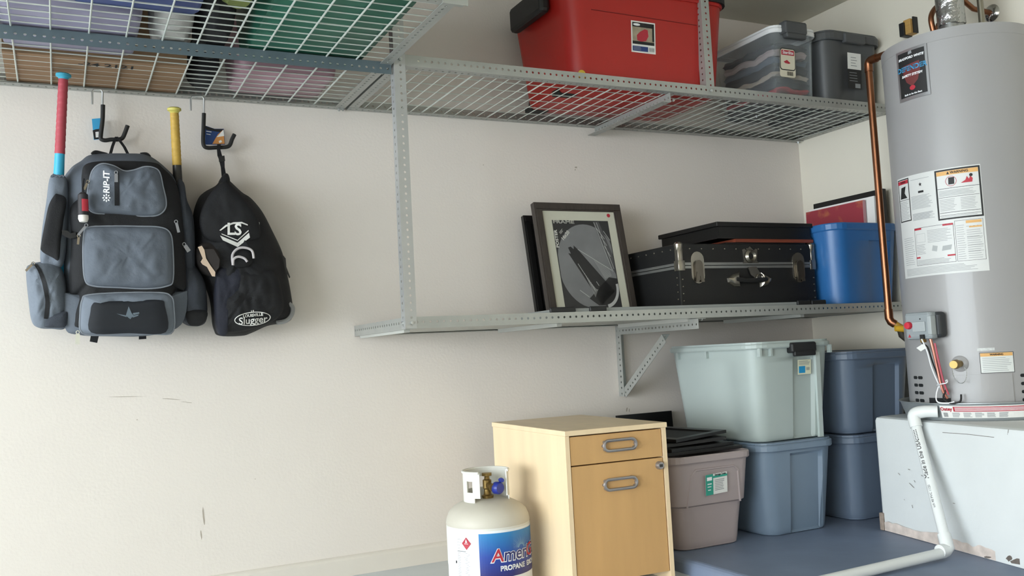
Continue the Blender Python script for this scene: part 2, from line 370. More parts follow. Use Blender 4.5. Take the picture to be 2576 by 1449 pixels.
# ------------------------------------------------------------------ plastic totes
def tote_outline(w, d, r, dep=0.0, nx=(0, 0), n=5, depl=0.0, nl=(0, 0)):
    """rounded rectangle; optional notch in the front (-y) face between nx and in the left (-x) face between nl"""
    P = rrect(w, d, r, n); k = n+1
    fr = [(nx[0], -d/2), (nx[0]+.012, -d/2+dep), (nx[1]-.012, -d/2+dep), (nx[1], -d/2)] if nx[1] > nx[0] else []
    lf = [(-w/2, nl[1]), (-w/2+depl, nl[1]-.012), (-w/2+depl, nl[0]+.012), (-w/2, nl[0])] if nl[1] > nl[0] else []
    return P[:k]+P[k:2*k]+P[2*k:3*k]+lf+P[3*k:]+fr
def tote(name, label, loc, wb, db, wt, dt, H, m, rz=0, r=.05, lip=.014, lipz=.028, notch=None, notchl=None, lid=None, group=None, step=None, cat='storage tote'):
    T = thing(name, label, cat, loc, rz, group)
    b = MB(); rings = []
    lv = [0, .004, .012, .03]
    zs = [H*k/10 for k in range(1, 10)]
    nz = notch[3] if notch else (H, H)
    zs = sorted(set(lv+zs+([nz[0], nz[0]+.012, nz[1]-.012, nz[1]] if notch else [])+([step[0]-.008, step[0]] if step else [])+[H-lipz]))
    zs = [z for z in zs if z <= H-lipz+1e-9]
    def dims(z):
        f = z/H; e = 0
        if step and z < step[0]-.001: e = -step[1]*2
        return wb+(wt-wb)*f+e, db+(dt-db)*f+e
    def ring(z, ins=0.0, full=True):
        w, d_ = dims(z); sh_ = {0: .012, .004: .005, .012: .0015}.get(z, 0)+ins
        dep = 0; dl = 0
        if notch:
            dep = notch[2] if (nz[0]+.011 <= z <= nz[1]-.011) else 0
        if notchl: dl = notchl[2] if (notchl[3][0] <= z <= notchl[3][1]) else 0
        P = tote_outline(w-2*sh_, d_-2*sh_, max(.008, r-sh_), dep if full else 0, notch[:2] if notch else (0, 0), depl=dl if full else 0, nl=notchl[:2] if notchl else (0, 0))
        return [(x, y, z) for x, y in P]
    outer = [ring(z) for z in zs]
    inner = [[(x, y, z) for x, y, _ in ring(zz, .005)] for zz, z in ((H-lipz, H-.002), (.03, .006))]
    if notch:
        inner = []
        for z in reversed([q for q in zs if q > .02]): inner.append([(x, y, z) for x, y, _ in ring(z, .0045)])
        inner.append([(x, y, .006) for x, y, _ in ring(.03, .006)])
    b.loft(outer+[[(x, y, H-.003) for x, y, _ in ring(H-lipz)]]+inner, True, True)
    body = b.build('body', m, T)
    q = MB(); w, d_ = dims(H-lipz)
    A = [(x, y) for x, y in rrect(w+2*lip, d_+2*lip, r+lip)]; B = rrect(w+.0004, d_+.0004, r)
    q.loft([[(x, y, H-lipz) for x, y in B], [(x*.985, y*.985, H-lipz-.001) for x, y in A], [(x, y, H-lipz+.004) for x, y in A], [(x, y, H-.005) for x, y in A], [(x*.99, y*.99, H) for x, y in A], [(x, y, H) for x, y in B]]+[[(x, y, H-lipz) for x, y in B]], smooth=False)
    q.build('rim', m, T)
    if lid:
        l = MB(); A2 = rrect(w+2*lip-.012, d_+2*lip-.012, r+lip); A3 = rrect(w-.06, d_-.06, r)
        l.loft([[(x, y, H+.0005) for x, y in A2], [(x, y, H+.008) for x, y in A2], [(x, y, H+.008) for x, y in A3], [(x, y, H+.004) for x, y in [(p*.97, q_*.97) for p, q_ in A3]]], True, True, False)
        l.build('lid', lid, T)
    return T
LTG = mat('light grey plastic', '#a9b4b1', .45, var=.06, nscale=4)
BLG = mat('blue grey plastic', '#738496', .38, var=.1, nscale=5)
BLG2 = mat('slate blue plastic', '#647285', .36, var=.1, nscale=5)
TAU = mat('taupe plastic', '#a89b9a', .5, var=.06, nscale=4)
BLU = mat('blue plastic', '#2b639c', .36, var=.08, nscale=5)
REDP = mat('red plastic', '#a8201a', .42, var=.08, nscale=4)
DKG = mat('dark grey plastic', '#4b4d4f', .45, var=.08, nscale=4)
YF = -.74
# taupe tote with black frames
T1 = tote('storage_tote', 'open taupe tote with green and white label, full of black frames', (2.252, YF+.28, ZS), .315, .50, .38, .56, .36, TAU, r=.045, step=(.172, .012), lip=.012)
fn = lambda x, y: (x, -.25-(y/.36)*.03-.0015, y)
lb = MB()
pan = [(-.125, .165), (-.105, .285), (-.085, .305), (.10, .305), (.12, .285), (.13, .165)]
rm = MB(); n_ = len(pan)
for i in range(n_-1):
    a, b2 = Vector((pan[i][0], 0, pan[i][1])), Vector((pan[i+1][0], 0, pan[i+1][1]))
    f_ = lambda p: Vector((p.x, -.25-(p.z/.36)*.03, p.z))
    rm.tube([f_(a), f_(b2)], .0045, 6)
rm.build('moulded_arch', TAU, T1)
lab = MB(); rect2(lab, planefn((-.045, -.278, .205), (1, 0, .045), (0.0, -.06, 1)), 0, 0, .105, .078); L1 = lab.build('label', PAPER, T1)
lab = MB(); rect2(lab, planefn((-.045, -.2795, .205), (1, 0, .045), (0.0, -.06, 1)), 0, 0, .036, .078); rect2(lab, planefn((-.045, -.2795, .205), (1, 0, .045), (0, -.06, 1)), .036, .062, .105, .070); lab.build('green_panel', mat('teal ink', '#2f9a86', .5), L1)
lab = MB(); pf = planefn((-.045, -.2797, .205), (1, 0, .045), (0, -.06, 1)); printlines(lab, pf, .044, .09, .012, .056, 7, .0022, 3); stuff(lab.build('fine_print', GREYINK, L1))
t = MB(); put(t, text2d('Storage Totes', .0095, .0003), pf, .071, .073); t.build('lettering', INK, L1)
t = MB(); pf2 = planefn((-.045, -.2802, .205), (1, 0, .045), (0, -.06, 1)); rect2(t, pf2, .006, .055, .03, .068); rect2(t, pf2, .008, .040, .028, .044); rect2(t, pf2, .008, .030, .026, .033); rect2(t, pf2, .01, .018, .024, .021); t.build('white_print', WHITE, L1)
# blue-grey tote under the light grey one
T2 = tote('storage_tote', 'blue-grey lidded tote on the step carrying the light grey tote', (2.696, YF+.28, ZS), .325, .50, .385, .56, .365, BLG, r=.06, notch=(-.055, .12, .014, (.0, .325)), lid=BLG)
T3 = tote('storage_tote', 'light grey tote with black latch and yellow-white label stacked on a blue-grey tote', (2.690, YF+.275, ZS+.3745), .36, .50, .42, .57, .395, LTG, r=.055, notch=(-.005, .115, .012, (.0, .345)), notchl=(-.15, -.05, .004, (.02, .33)), lip=.016, lipz=.02, lid=LTG)
b = MB(); b.box((-.035, -.315, .352), (.098, -.272, .394), bev=.008); b.box((-.025, -.318, .338), (.088, -.30, .36), bev=.005); b.build('latch', BLACKP, T3)
b = MB(); b.loft([[(.128, -.262, .0), (.150, -.262, .0), (.148, -.247, .0), (.13, -.247, 0)], [(.105, -.296, .35), (.128, -.296, .35), (.126, -.28, .35), (.107, -.28, .35)]], True, True, False); b.build('rib', mat('pale grey plastic', '#b9c4c0', .45), T3)
for x in (-.19, -.135, .185):
    b = MB(); b.box((x, -.298, .345), (x+.01, -.280, .378)); b.build('rim_clip', LTG, T3)
for y in (.0, .2):
    b = MB(); b.box((-.222, y, .345), (-.207, y+.012, .378)); b.build('rim_clip', LTG, T3)
pf = planefn((.018, -.2775, .262), (1, 0, 0), (0, -.085, 1)); lab = MB(); rect2(lab, pf, 0, 0, .072, .060); L3 = lab.build('label', mat('cream label', '#d8d8bd', .5), T3)
pf = planefn((.018, -.2783, .262), (1, 0, 0), (0, -.085, 1)); lab = MB(); rect2(lab, pf, .006, .006, .04, .034); lab.build('blue_panel', mat('cyan ink', '#1d8cc0', .5), L3)
lab = MB(); printlines(lab, pf, .006, .068, .038, .056, 4, .0018, 9)
for i in range(6): rect2(lab, pf, .046+i*.0032, .016, .0475+i*.0032, .028)
stuff(lab.build('fine_print', GREYINK, L3))
# right column
T4 = tote('storage_tote', 'slate blue tote standing on the step in the corner behind the white heater stand', (3.185, YF+.29, ZS), .345, .50, .40, .56, .355, BLG2, r=.06, lid=BLG2)
b = MB(); b.lathe([(.0, -.0), (.055, -.004), (.075, .02), (.083, .06), (.083, .13)], (0, 0), 24); 
b = MB(); b.loft([[(-.075*math.cos(a), -.250-zz*.09-.010*math.sin(a)-.002, .215+zz-(.035*math.sin(a) if zz < .02 else 0)) for a in [PI*k/12 for k in range(13)]] for zz in (0, .03, .10)], closed=False); b.build('moulded_pocket', BLG2, T4)
T5 = tote('storage_tote', 'slate blue lidded tote, upper one of the corner stack under the shelf', (3.185, YF+.285, ZS+.3645), .36, .50, .415, .565, .345, BLG2, r=.06, notch=(-.04, .12, .012, (0, .30)), lid=BLG2)
# frames lying in the taupe tote
BFR = mat('black frame wood', '#100f0f', .42, var=.2, nscale=12)
def flat_frame(name, label, cat, c, w, h, t, rot, m=BFR, bar=.03, group=None, back=None):
    T = thing(name, label, cat, c, 0, group); T.rotation_euler = rot
    b = MB()
    for lo, hi in (((-w/2, -h/2, 0), (w/2, -h/2+bar, t)), ((-w/2, h/2-bar, 0), (w/2, h/2, t)), ((-w/2, -h/2+bar, 0), (-w/2+bar, h/2-bar, t)), ((w/2-bar, -h/2+bar, 0), (w/2, h/2-bar, t))): b.box(lo, hi)
    b.build('frame_bar', m, T)
    b = MB(); b.box((-w/2+bar, -h/2+bar, t*.3), (w/2-bar, h/2-bar, t*.45)); b.build('backing_board', back or BLACKM, T)
    return T
for i, (x, y, z, rx, ry_, rz_, w, h) in enumerate(((2.252, -.45, .4105, 0, 0, 0, .392, .46), (2.25, -.44, .4230, 0, 0, .10, .33, .44), (2.262, -.43, .4415, 0, -.035, -.08, .30, .42), (2.28, -.42, .4605, 0, -.055, .09, .27, .40))):
    flat_frame('framed_picture', ('thin black picture frame lying on the taupe tote, lowest of the pile', 'thin black picture frame lying on the taupe tote, second from the bottom of the pile', 'thin black picture frame lying on the taupe tote, third from the bottom of the pile', 'thin black picture frame lying tilted on top of the pile in the taupe tote')[i], 'picture frame', (x, y, z), w, h, .012, (rx, ry_, rz_), bar=.035, group='frames in the taupe tote')
# dark panel leaning on the wall behind the cabinet
F = flat_frame('framed_picture', 'large black picture frame standing on end against the wall behind the wooden cabinet', 'picture frame', (2.43, -.035, .29), .30, .475, .018, (PI/2-.06, 0, 0), bar=.06)
# ------------------------------------------------------------------ overhead totes on the right shelf
ZT = ZW+.0072
RT = tote('storage_tote', 'very large red tote with black lid and wheels on the wire shelf', (2.205, -.345, ZT), .72, .44, .80, .50, .415, REDP, r=.07, lip=.01)
b = MB(); A = rrect(.835, .535, .085)
b.loft([[(x, y, .398) for x, y in A], [(x, y, .43) for x, y in A], [(x*.98, y*.97, .44) for x, y in A], [(x*.9, y*.85, .45) for x, y in A]], True, True, False); b.build('lid', BLACKP, RT)
b = MB(); b.box((-.452, -.13, .315), (-.405, .15, .42), bev=.015); b.build('latch', BLACKP, RT)
b = MB(); b.box((.400, -.15, .372), (.430, .15, .42), bev=.01); b.build('latch', BLACKP, RT)
for px_, py_ in ((1422, 240), (1352, 281)):
    q = WZ(px_, py_, ZT)-Vector((2.205, -.345, ZT)); Mx = Matrix.Translation((q.x, q.y, .016)) @ Matrix.Rotation(PI/2, 4, 'X'); b = MB(); b.lathe([(0, -.022), (.030, -.022), (.034, -.014), (.034, .014), (.030, .022), (0, .022)], n=20, M=Matrix.Translation((0, 0, .0178)) @ Mx); b.build('wheel', BLACKP, RT)
    b = MB(); b.box((q.x-.045, q.y-.03, -.0006), (q.x+.045, q.y+.03, .02)); b.build('wheel_housing', BLACKM, RT)
FRED = lambda off: (lambda x, z: (x, -.22-.03*z/.415-off, z))
lr = lambda p: (p.x-2.205, p.z-ZT)
b = MB(); q1, q2 = lr(W(1485, 25, -.58)), lr(W(1750, 65, -.58)); b.tube([FRED(.0)(*q1), FRED(.0)(*q2)], .0022, 6); b.build('crease', mat('dark red plastic', '#7d1612', .5), RT)
q0 = lr(W(1588, 128, -.575)); q0 = (q0[0], q0[1]-.004)
def fl(off): return lambda x, y: FRED(off)(q0[0]+x*.95, q0[1]+y)
lab = MB(); rect2(lab, fl(.0008), 0, 0, .125, .128); L5 = lab.build('label', PAPER, RT)
lab = MB(); rect2(lab, fl(.0014), .006, .034, .118, .122); lab.build('label_photo', mat('label photo', '#9a8f7a', .5, var=.5, nscale=40), L5)
fr = fl(.002); lab = MB(); rect2(lab, fr, .006, .104, .118, .122); rect2(lab, fr, .108, .05, .118, .122); rect2(lab, fr, .006, .034, .118, .046); stuff(lab.build('label_dark', INK, L5))
lab = MB(); poly2(lab, fr, [(.03, .05), (.05, .045), (.075, .05), (.088, .07), (.085, .095), (.07, .098), (.045, .085), (.028, .07)]); lab.build('label_red_box', REDINK, L5)
lab = MB(); rect2(lab, fr, .006, .006, .085, .026); lab.build('label_blue', mat('blue ink', '#243c78', .5), L5)
fr = fl(.0026); lab = MB(); disc2(lab, fr, .028, .113, .018, .005); lab.build('label_logo', WHITE, L5)
lab = MB(); printlines(lab, fr, .01, .05, .008, .024, 3, .002, 4)
for i in range(7): rect2(lab, fr, .09+i*.004, .008, .092+i*.004, .024)
stuff(lab.build('fine_print', GREYINK, L5))
q = lr(W(1466, 186, -.575)); b = MB(); b.add([FRED(.001)(q[0]+.018*math.cos(a), q[1]+.018*math.sin(a)) for a in [2*PI*k/20 for k in range(20)]], [tuple(range(20))]); b.build('sticker', mat('yellow sticker', '#d9b53a', .5), RT)
# clear tote
CLR = mat('clear plastic', '#c4ccd0', .12, var=.03, alpha=.13, spec=.5)
CT = tote('storage_tote', 'clear plastic tote with white rim and dark latch full of clothes', (2.990, -.375, ZT), .225, .38, .252, .42, .335, CLR, r=.035, lip=.010, lipz=.02, notch=(.035, .095, .006, (0, .30)))
for o in list(CT.children):
    if o.name.startswith('rim'): o.data.materials.clear(); o.data.materials.append(WHITE)
b = MB(); A = rrect(.268, .436, .045); b.loft([[(x, y, .336) for x, y in A], [(x, y, .345) for x, y in A], [(x*.92, y*.92, .349) for x, y in A]], True, True, False); b.build('lid', WHITE, CT)
b = MB(); b.box((-.085, -.245, .305), (.045, -.195, .362), bev=.010); b.box((-.08, -.243, .285), (.04, -.212, .31), bev=.008); b.build('latch', DKG, CT)
fr = planefn((-.104, -.2085, .115), (1, 0, 0), (0, -.072, 1)); lab = MB(); poly2(lab, fr, [(p[0]+.045, p[1]+.062) for p in rrect(.092, .126, .012)]); L6 = lab.build('label', mat('ivory label', '#d9d2bd', .5), CT)
fr = planefn((-.104, -.2091, .115), (1, 0, 0), (0, -.072, 1)); lab = MB(); poly2(lab, fr, [(p[0]+.045, p[1]+.078) for p in rrect(.09, .098, .014)]); lab.build('label_border', INK, L6)
fr = planefn((-.104, -.2097, .115), (1, 0, 0), (0, -.072, 1)); lab = MB(); poly2(lab, fr, [(p[0]+.045, p[1]+.078) for p in rrect(.083, .090, .012)]); lab.build('label_face', mat('ivory label', '#d9d2bd', .5), L6)
fr = planefn((-.104, -.2103, .115), (1, 0, 0), (0, -.072, 1)); lab = MB(); rect2(lab, fr, .008, .096, .082, .118); poly2(lab, fr, [(.02, .066), (.04, .075), (.06, .062), (.05, .058), (.03, .060)]); lab.build('label_red', REDINK, L6)
lab = MB()
for i in range(6): rect2(lab, fr, .04+i*.006, .006, .043+i*.006, .024)
stuff(lab.build('fine_print', INK, L6))
fr = planefn((-.104, -.2109, .115), (1, 0, 0), (0, -.072, 1)); t = MB(); put(t, text2d('Sterilite', .02, .0004, .1), fr, .045, .107); t.build('lettering', WHITE, L6)
# garments inside the clear tote
def garment(label, hx, z, h, seed, w=.203, d_=.352):
    R = random.Random(seed); n = 28; b = MB(); g = []
    for s_ in (0, 1):
        for j in range(n+1):
            for i in range(n+1):
                x = -w/2+w*i/n; y = -d_/2+d_*j/n; e = min(i, n-i, j, n-j)/n
                k = min(1, e*28)**.5
                mid = .5*h; wob = .016*noise.noise((x*11+seed, y*11, 0))+.007*noise.noise((x*26, y*26+seed, 3))
                zz = mid+(h/2*k if s_ else -h/2*k)+wob
                g.append((x, y, zz))
    N = (n+1)**2; fs = []
    for s_ in (0, 1):
        for j in range(n):
            for i in range(n): a = s_*N+j*(n+1)+i; fs.append((a, a+1, a+n+2, a+n+1))
    b.add(g, fs, True); o = b.build('folded_garment', mat('cloth '+hx, hx, .9, var=.15, nscale=14, bump=.3, bscale=300), None)
    o.location = (2.990, -.375, ZT+.012+z); return tag(o, label, 'clothing', 'clothes in the clear tote')
zz = .0
for lab_, hx, h in (('black folded garment at the bottom of the clear tote', '#17181c', .042), ('red folded garment low in the clear tote', '#b02a34', .022), ('charcoal folded garment in the clear tote just above the red one', '#24262c', .045), ('white and tan folded garment in the middle of the clear tote', '#b9ad9d', .022), ('black folded shirt in the clear tote above the tan one', '#202228', .04), ('grey blue folded garment high in the clear tote', '#596472', .03), ('pinkish white crumpled garment near the top of the clear tote', '#b7a9a8', .032), ('dark folded garment under the lid of the clear tote', '#30343c', .03)):
    garment(lab_, hx, zz, h, int(zz*1000)+3); zz += h*1.0+.001
GT = tote('storage_tote', 'dark grey lidded tote with black and white label beside the clear tote', (3.331, -.36, ZT), .32, .42, .36, .47, .345, DKG, r=.05, lip=.018, lipz=.035, lid=DKG, notch=(-.07, .06, .006, (0, .30)))
b = MB(); b.box((-.07, -.262, .298), (.06, -.235, .345), bev=.008); b.build('rim_grip', DKG, GT)
fr = planefn((-.05, -.2375, .12), (1, 0, 0), (0, -.072, 1)); lab = MB(); rect2(lab, fr, 0, .06, .085, .135); L7 = lab.build('label', PAPER, GT)
lab = MB(); rect2(lab, fr, 0, -.03, .085, .06); lab.build('label_dark', INK, L7)
fr = planefn((-.05, -.2383, .12), (1, 0, 0), (0, -.072, 1)); lab = MB(); printlines(lab, fr, .02, .06, .07, .12, 4, .003, 8); printlines(lab, fr, .01, .07, .0, .05, 4, .0025, 5); rect2(lab, fr, .045, -.025, .078, -.005); stuff(lab.build('fine_print', GREYINK, L7))
# ------------------------------------------------------------------ things on the left overhead shelf, seen from below
def simple_tote(label, x0, x1, y0, y1, H, m, lid=None, r=.04, g='totes on the deep overhead shelf'):
    return tote('storage_tote', label, ((x0+x1)/2, (y0+y1)/2, ZT), (x1-x0)-.05, (y1-y0)-.05, x1-x0, y1-y0, H, m, r=r, lip=.006, lid=lid or m, group=g)
simple_tote('royal blue tote on the deep overhead shelf', .02, .42, -1.18, -.80, .33, mat('royal blue plastic', '#33457f', .4, var=.1))
simple_tote('green tote at the end of the deep overhead shelf', .55, 1.00, -1.18, -.425, .36, mat('green plastic', '#1f5a48', .4, var=.1))
simple_tote('pale lavender tote between the royal blue tote and the cardboard box', -.16, .27, -.79, -.365, .30, mat('lavender plastic', '#8f8aa0', .4, var=.12))
simple_tote('pale grey tote at the far left of the deep overhead shelf beside the lavender one', -.75, -.20, -.80, -.30, .30, mat('misty grey plastic', '#8d8f98', .4, var=.12))
simple_tote('pink tote by the wall on the deep overhead shelf', .57, .965, -.405, -.05, .30, mat('dusty pink plastic', '#a8848e', .4, var=.1))
cb = thing('cardboard_box', 'brown cardboard box with printed numbers by the wall on the deep overhead shelf', 'box', (.14, -.19, ZT))
CARD = mat('cardboard', '#94765a', .85, var=.12, nscale=12, stretch=(1, 8, 1), bump=.15, bscale=60)
b = MB(); b.box((-.28, -.16, 0), (.28, .165, .26)); bx_ = b.build('carton', CARD, cb)
for s_ in (0, 1):
    b = MB(); b.box((-.28, -.16 if s_ == 0 else .0035, -.0035), (.28, -.0005 if s_ == 0 else .165, -.0003)); b.build('flap', CARD, cb)
b = MB(); fn = lambda x, y: (x, y, -.0042); put(b, text2d('-24 2121', .05, .001), lambda x, y: (x, -y, -.0042), .03, .10); b.build('lettering', INK, cb)
def soft_bag(name, label, cat, c, w, d_, h, m, seed=1, n=26):
    b = MB(); rings = []
    for k in range(13):
        f = k/12; z = h*f; pr = (math.sin(PI*min(1, f*1.0+.0))**.35 if 0 < f < 1 else .0)
        pr = (1-abs(2*f-1)**4)**.5 if 0 < f < 1 else .55 if f == 0 else .3
        rings.append([])
        for j in range(n):
            a = 2*PI*j/n; ca, sa = math.cos(a), math.sin(a); q = (abs(ca)**3+abs(sa)**3)**(-1/3)
            wob = 1+.10*noise.noise((ca*1.8+seed, sa*1.8, f*3))
            rings[-1].append((w/2*q*ca*pr*wob, d_/2*q*sa*pr*wob, z))
    b.loft(rings, True, True); o = b.build(name, m); o.location = c; return tag(o, label, cat)
soft_bag('duffel_bag', 'black soft duffel bag beside the green tote on the deep overhead shelf', 'bag', (.475, -.585, ZT), .105, .50, .22, FABK, 2)
soft_bag('duffel_bag', 'small black pouch by the wall between the cardboard box and the pink tote', 'bag', (.495, -.17, ZT), .10, .28, .16, FABK, 5)
soft_bag('plastic_bag', 'crumpled white plastic bag between the lavender tote and the black duffel', 'bag', (.345, -.585, ZT), .13, .36, .18, mat('white bag film', '#b7b4b0', .5, var=.1, bump2=.8, b2scale=20), 9)
soft_bag('plastic_bag', 'olive green bag beside the green tote behind the royal blue one', 'bag', (.485, -1.005, ZT), .11, .29, .20, mat('olive bag', '#6f7a3c', .6, var=.25, bump2=.8, b2scale=20), 12)
# ------------------------------------------------------------------ things on the lower shelf
ZL = LZ+.0078
tr = thing('tote_lid', 'long grey plastic tray lid with black clips lying flat under the trunk on the shelf', 'lid', (2.36, -.43, ZL))
b = MB(); A = rrect(1.36, .33, .03); b.loft([[(x, y, 0) for x, y in A], [(x, y, .040) for x, y in A], [(x*.995, y*.98, .046) for x, y in A]], True, True, False)
b.build('tray', mat('grey tray plastic', '#8f9391', .5, var=.06), tr)
for (x, w_, dy) in ((-.655, .11, 0), (-.50, .075, 0), (.545, .075, 0), (.63, .085, 0)):
    b = MB(); b.box((x-w_/2, -.178, .030), (x+w_/2, -.1655, .052), bev=.005); b.build('clip', BLACKP, tr)
# poster frame
def leaning(name, label, cat, bl, w, h, lean, t, group=None):
    T = thing(name, label, cat, bl); T.rotation_euler = (-lean, 0, 0); return T
PF = leaning('poster_frame', 'dark wooden poster frame with black and white bridge print leaning behind the trunk', 'picture frame', (1.845, -.258, ZL+.001), 0, 0, .19, .02)
WOODF = mat('dark barnwood', '#3b342f', .6, var=.45, nscale=30, stretch=(3, 3, .6), bump=.5, bscale=60)
WF, HF = .438, .540
def bar_frame(T, w, h, bw, t, m, bev=True):
    for i, (lo, hi) in enumerate((((0, 0, 0), (w, bw)), ((0, 0, h-bw), (w, bw)), ((0, 0, bw), (bw, h-2*bw)), ((w-bw, 0, bw), (bw, h-2*bw)))):
        b = MB(); x0, _, z0 = lo; ww, hh = hi
        b.box((x0, 0, z0), (x0+ww, t, z0+hh)); b.box((x0+(.006 if ww > hh else .006), -.005, z0+.006), (x0+ww-.006, 0, z0+hh-.006))
        b.build('frame_bar', m, T)
bar_frame(PF, WF, HF, .036, .03, WOODF)
b = MB(); b.box((.036, .006, .036), (WF-.036, .012, HF-.036)); mtb = b.build('mat_board', mat('mat board', '#c4c4b4', .7, var=.02), PF)
pf0 = lambda off: (lambda x, y: (.036+x, .0058-off, .036+y))
pfn = lambda off: (lambda x, y: pf0(off)(.043+(x-.048)*1.04, .03+(y-.012)*1.253))
PX0, PX1, PY0, PY1 = .048, .322, .012, .328
b = MB(); rect2(b, pfn(.0004), PX0, PY0, PX1, PY1); pr = b.build('print', mat('print dark', '#2c2c2e', .4, var=.1), PF)
def elp(a): return (.195+.150*math.cos(a), .162+.152*math.sin(a))
cl = lambda p: (max(PX0+.004, min(PX1-.004, p[0])), max(PY0+.004, min(PY1-.004, p[1])))
b = MB(); poly2(b, pfn(.0008), [cl(elp(2*PI*i/48)) for i in range(48)]); b.build('print_sky', mat('print grey', '#77787a', .4, var=.25, nscale=9), pr)
DK = mat('print shadow', '#252527', .4, var=.2, nscale=40); MD = mat('print mid', '#4d4e50', .4, var=.2, nscale=30)
b = MB(); poly2(b, pfn(.0012), [(.105, .228), (.114, .206), (.102, .208), (.190, .075), (.225, .02), (.30, .07), (.262, .105), (.150, .222), (.133, .236), (.131, .222), (.118, .232)]); poly2(b, pfn(.0012), [(.17, .045), (.21, .02), (.27, .02), (.32, .06), (.32, .115), (.28, .12)]); b.build('print_tower', DK, pr)
b = MB(); poly2(b, pfn(.0013), [(.245, .324), (.275, .324), (.318, .2), (.318, .13), (.300, .16)]); b.build('print_cables', MD, pr)
b = MB()
def lineq(mb, off, p, q, w):
    p, q = Vector((p[0], p[1])), Vector((q[0], q[1])); d2 = (q-p).normalized(); n2 = Vector((-d2.y, d2.x))*w/2
    poly2(mb, pfn(off), [tuple(p+n2), tuple(q+n2), tuple(q-n2), tuple(p-n2)])
for p, q in (((.25, .322), (.305, .14)), ((.262, .322), (.312, .15)), ((.258, .30), (.29, .26)), ((.272, .27), (.296, .235)), ((.282, .235), (.306, .195)), ((.14, .17), (.205, .07)), ((.15, .222), (.30, .145)), ((.17, .05), (.13, .075)), ((.215, .105), (.225, .09)), ((.29, .29), (.316, .255))): lineq(b, .0016, p, q, .0022)
for i in range(9): f = i/9; lineq(b, .0016, (.165+f*.05, .135-f*.07), (.20+f*.02, .05+.03*f), .0011)
for i in range(9): f = i/9; lineq(b, .0016, (.22+f*.07, .185-f*.03), (.262+.035*f, .115+.01*f), .0011)
ring2(b, pfn(.0016), .245, .085, .075, .075, .012, 16, -1.45, .15)
b.build('print_lines', mat('print light', '#b4b5b4', .4, var=.2), pr)
b = MB(); tv = text2d('FRAME', .0205, .0007, align='LEFT'); put(b, ([(x*1.72, y) for x, y in tv[0]], tv[1]), pf0(.002), .046, .417); PLET = mat('poster lettering', '#c9c9c2', .5); b.build('lettering', PLET, pr); b = MB(); tv = text2d('POSTER', .0195, .0007, align='LEFT'); put(b, ([(x*1.18, y) for x, y in tv[0]], tv[1]), pf0(.002), .053, .300, PI/2); b.build('lettering', PLET, pr); b = MB(); put(b, text2d('16x20', .022, .0006), pf0(.002), .098, .355, PI/4)
printlines(b, lambda x, y: pf0(.002)(.082+(x-y)*.7, .372+(x+y)*.7), -.012, .014, -.004, .008, 3, .0015, 2); b.build('lettering', PLET, pr)
b = MB(); disc2(b, pf0(.001), .336, .452, .009, .009, 12); b.build('red_sticker', REDINK, PF)
# more frames behind
F2 = leaning('framed_picture', 'plain black frame leaning on the wall behind the poster frame', 'picture frame', (1.835, -.165, ZL+.001), 0, 0, .19, .02)
bar_frame(F2, .42, .495, .035, .022, BFR); b = MB(); b.box((.035, .004, .035), (.385, .01, .46)); b.build('backing_board', BLACKM, F2)
F3 = leaning('framed_picture', 'narrow dark brown frame sandwiched behind the poster frame beside the trunk', 'picture frame', (1.880, -.212, ZL+.001), 0, 0, .19, .02)
bar_frame(F3, .42, .46, .03, .016, WOODF); b = MB(); b.box((.03, .004, .03), (.39, .01, .43)); b.build('backing_board', BLACKM, F3)
# trunk
TX0, TX1, TYF, TYB, TZ0, TZ1, TZM = 2.331, 3.088, -.50, -.085, ZL+.047, 1.256, 1.163
TK = thing('footlocker_trunk', 'black footlocker trunk with chrome latches and corner caps on the lower shelf', 'trunk', (TX0, TYF, TZ0))
VIN = mat('black vinyl', '#0e0e0e', .55, var=.25, nscale=30, bump=.3, bscale=160)
b = MB(); b.box((TX0, TYF, TZ0), (TX1, TYB, TZM-.001), bev=.006); b.build('body', VIN, TK, world=True)
b = MB(); b.box((TX0, TYF, TZM+.001), (TX1, TYB, TZ1), bev=.006); b.build('lid', VIN, TK, world=True)
for z0 in (TZM-.0125, TZM+.0015):
    b = MB(); e = .003
    b.box((TX0-e, TYF-e, z0), (TX1+e, TYF+.001, z0+.011)); b.box((TX0-e, TYF, z0), (TX0+.001, TYB+e, z0+.011)); b.box((TX1-.001, TYF, z0), (TX1+e, TYB+e, z0+.011))
    b.build('metal_band', mat('band metal', '#8f8f8c', .35, .7, var=.15, nscale=25), TK, world=True)
b = MB()
for x in [TX0+.06+.062*i for i in range(12)]: b.lathe([(0, .003), (.0028, .002), (.004, 0)], n=8, M=Matrix.Translation((x, TYF-.0005, TZ1-.022)) @ Matrix.Rotation(PI/2, 4, 'X'))
for y in [TYF+.05+.06*i for i in range(6)]: b.lathe([(0, .003), (.0028, .002), (.004, 0)], n=8, M=Matrix.Translation((TX0-.0005, y, TZ1-.022)) @ Matrix.Rotation(-PI/2, 4, 'Y'))
for i in range(4):
    for dx in (.014, TX1-TX0-.014): b.lathe([(0, .003), (.0028, .002), (.004, 0)], n=8, M=Matrix.Translation((TX0+dx, TYF-.0005, TZ0+.022+.03*i)) @ Matrix.Rotation(PI/2, 4, 'X'))
    b.lathe([(0, .003), (.0028, .002), (.004, 0)], n=8, M=Matrix.Translation((TX0-.0005, TYF+.018, TZ0+.03+.03*i)) @ Matrix.Rotation(-PI/2, 4, 'Y'))
stuff(b.build('rivets', CHROME, TK, world=True))
b = MB(); b.box((TX0-.0015, TYF-.0015, TZ0), (TX0+.004, TYF+.004, TZM-.02)); b.build('corner_edge', mat('edge steel', '#3a3a3a', .4, .5), TK, world=True)
